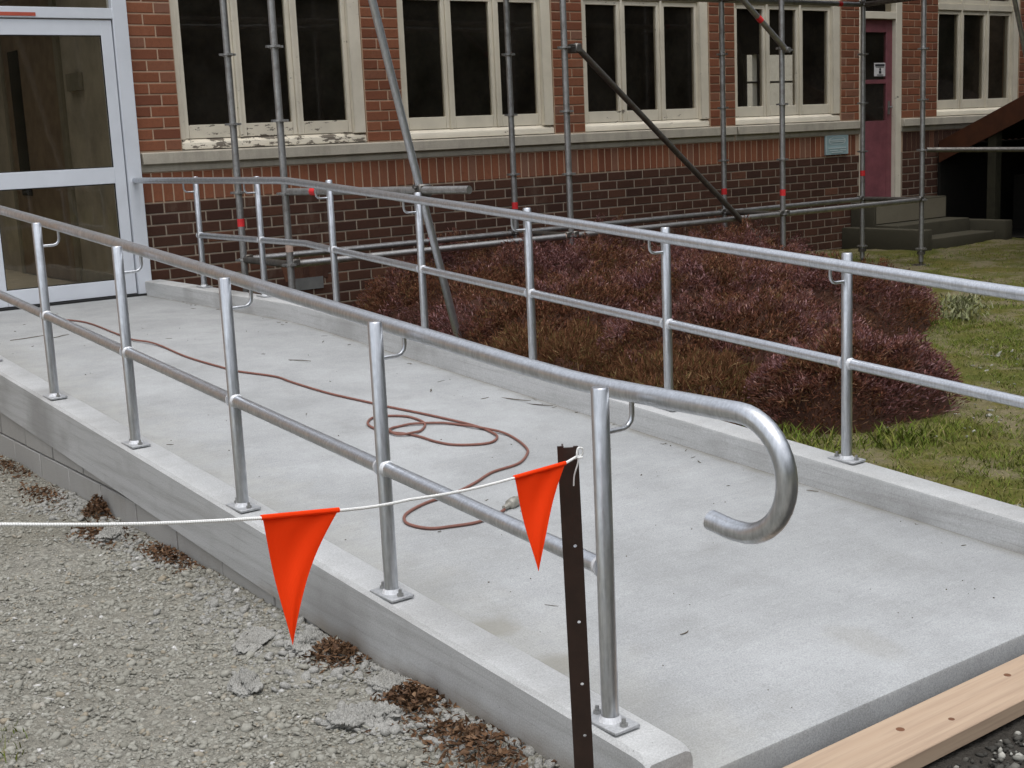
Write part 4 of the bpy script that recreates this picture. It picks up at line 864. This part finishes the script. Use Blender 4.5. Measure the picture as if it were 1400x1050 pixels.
# ------------------------------------------------------------------ steel picket and flag line
PT = Vector((1.555,-8.127,.911)); PB = Vector((1.625,-8.06,-.05))
pk = thing('steel_picket', 'dark brown steel star picket with punched holes beside the end of the ramp', 'fence post', loc=tuple(PB))
ax = (PT-PB); Ln = ax.length; az = ax.normalized(); q = az.to_track_quat('Z','Y')
vr = (RR - az*RR.dot(az)).normalized(); vf = az.cross(vr)           # vr: across as the photo looks at it, vf: depth
pk.rotation_euler = Matrix((vr, vf, az)).transposed().to_euler()
def flange(mb, ang, wdt, thick, holes):
    c, s_ = math.cos(ang), math.sin(ang); T = lambda u, z, k: (u*c - k*s_, u*s_ + k*c, z)
    us = (0.0, wdt); zc = [0]+[z for h_ in holes for z in (h_-.009, h_+.009)]+[Ln]
    def quad(u0,u1,z0,z1):
        V = [T(u,z,k) for k in (-thick/2,thick/2) for u,z in ((u0,z0),(u1,z0),(u1,z1),(u0,z1))]
        mb.add(V, [(3,2,1,0),(4,5,6,7),(0,1,5,4),(2,3,7,6),(1,2,6,5),(3,0,4,7)])
    for i in range(0, len(zc)-1, 2): quad(0, wdt, zc[i], zc[i+1])
    hu = .025; rr_ = .0038
    for h_ in holes:
        quad(0, hu-.009, h_-.009, h_+.009); quad(hu+.009, wdt, h_-.009, h_+.009)
        outer = [(hu+.009*math.copysign(min(1,abs(math.cos(a))*1.4143),math.cos(a)), h_+.009*math.copysign(min(1,abs(math.sin(a))*1.4143),math.sin(a))) for a in [math.pi/4*i+math.pi/8*0 for i in range(8)]]
        inner = [(hu+rr_*math.cos(math.pi/4*i), h_+rr_*math.sin(math.pi/4*i)) for i in range(8)]
        V = [T(u,z,k) for k in (-thick/2,thick/2) for u,z in outer+inner]
        fs = []
        for i in range(8):
            j = (i+1)%8; fs += [(i,j,8+j,8+i),(16+i,24+i,24+j,16+j),(8+i,8+j,24+j,24+i)]
        mb.add(V, fs)
mb = MB(); HL = [Ln-.72, Ln-.62, Ln-.503, Ln-.366, Ln-.203]
flange(mb, math.pi, .026, .0036, [])
flange(mb, 0, .014, .0036, [])
mb2 = MB(); flange(mb2, R(90), .024, .0036, [])
bar = MB()
# front plate carries the holes: one flat flange across the view
flange(bar, 0, .040, .0034, HL)
bar.v = [(x-.0245, y-.0, z) for x,y,z in bar.v]
fo = bar.build('face_flange', M['picket'], pk)
mb2.v = [(x-.014, y, z) for x,y,z in mb2.v]; mb2.build('rear_flange', M['picket'], pk)
MB().box(-.0245,-.012,-.0018,.0018,Ln,Ln+.0035).box(.006,.0155,-.0018,.0018,Ln,Ln+.002).build('notched_top', M['picket'], pk)

bt = thing('flag_line', 'white cord with two orange triangular safety flags tied to the steel picket', 'bunting')
KN = PT+Vector((.006,-.010,-.018))
pts = [Vector((-.35,-8.40,1.075)), Vector((.443,-8.353,1.043)), Vector((.816,-8.328,.968)), Vector((.937,-8.332,.955)), Vector((1.118,-8.246,.919)), Vector((1.405,-8.150,.884)), Vector((1.512,-8.163,.893)), KN]
cp = []
for i, (a_, b_) in enumerate(zip(pts[:-1], pts[1:])):
    for j in range(6): cp.append(a_.lerp(b_, j/6) - Vector((0,0,(.010 if i == 0 else .004 if i in (1,3,4) else 0)*math.sin(math.pi*j/6)*(1 if i != 3 else .6))))
cp.append(pts[-1])
MB().tube(cp, .0026, 8).build('cord', M['cord'], bt, smooth=True)
loop = [KN, KN+vr*.012+Vector((0,0,.004)), KN+vr*.013+az*.016, KN+vr*.004+az*.018-vf*.004, KN+vr*.002+az*.002-vf*.008, KN+vr*.012-vf*.006+az*.001, KN+vr*.004-vf*.004, KN-vr*.002-az*.002-vf*.004]
MB().tube([Vector(v_) for v_ in cr([tuple(p_) for p_ in loop], 5)], .0018, 7).build('knot', M['cord'], bt, smooth=True)
tail = [KN+vr*.004-vf*.007, KN-vf*.008-az*.012+vr*.002, KN-vf*.007-az*.034-vr*.005, KN-vf*.006-az*.056-vr*.0075]
MB().tube([Vector(v_) for v_ in cr([tuple(p_) for p_ in tail], 5)], .0015, 7).build('cord_tail', M['cord'], bt, smooth=True)
def flag(A, B, Tp, belly, lab):
    A, B, Tp = Vector(A), Vector(B), Vector(Tp); n = 14; V = []; Fs = []; nr = (B-A).cross(Tp-A).normalized(); idx = {}
    for i in range(n+1):
        t_ = i/n
        for j in range(n+1):
            s_ = j/n; e0 = A.lerp(Tp, t_); e1 = B.lerp(Tp, t_) - (B-A)*belly*math.sin(math.pi*t_)*.5
            P = e0.lerp(e1, s_) + nr*(.007*math.sin(3.1*t_+2.5*s_)*math.sin(math.pi*t_) + .004*math.sin(6*s_+t_*3)*t_*(1-t_)*2 + .0018*math.sin(11*s_+7*t_)*(1-t_))
            idx[i,j] = len(V); V.append(P)
    for i in range(n):
        for j in range(n): Fs.append((idx[i,j], idx[i,j+1], idx[i+1,j+1], idx[i+1,j]))
    m_ = len(V); V2 = V+[v_+nr*.0006 for v_ in V]; F2 = Fs+[tuple(k_+m_ for k_ in reversed(f_)) for f_ in Fs]
    me = bpy.data.meshes.new('flag'); me.from_pydata([tuple(v_) for v_ in V2], [], F2); o = link('flag', me, M['orange'], bt, True); o['label'] = lab
    hem = MB().tube([A-(B-A)*.02+Vector((0,0,.001)), B+(B-A)*.02+Vector((0,0,.001))], .0042, 8); hem.build('hem', M['orange'], o, smooth=True)
flag((.816,-8.328,.968), (.937,-8.332,.955), (.837,-8.351,.773), .24, 'larger nearer orange flag')
flag((1.405,-8.150,.884), (1.512,-8.163,.893), (1.427,-8.181,.707), .13, 'orange flag next to the picket')
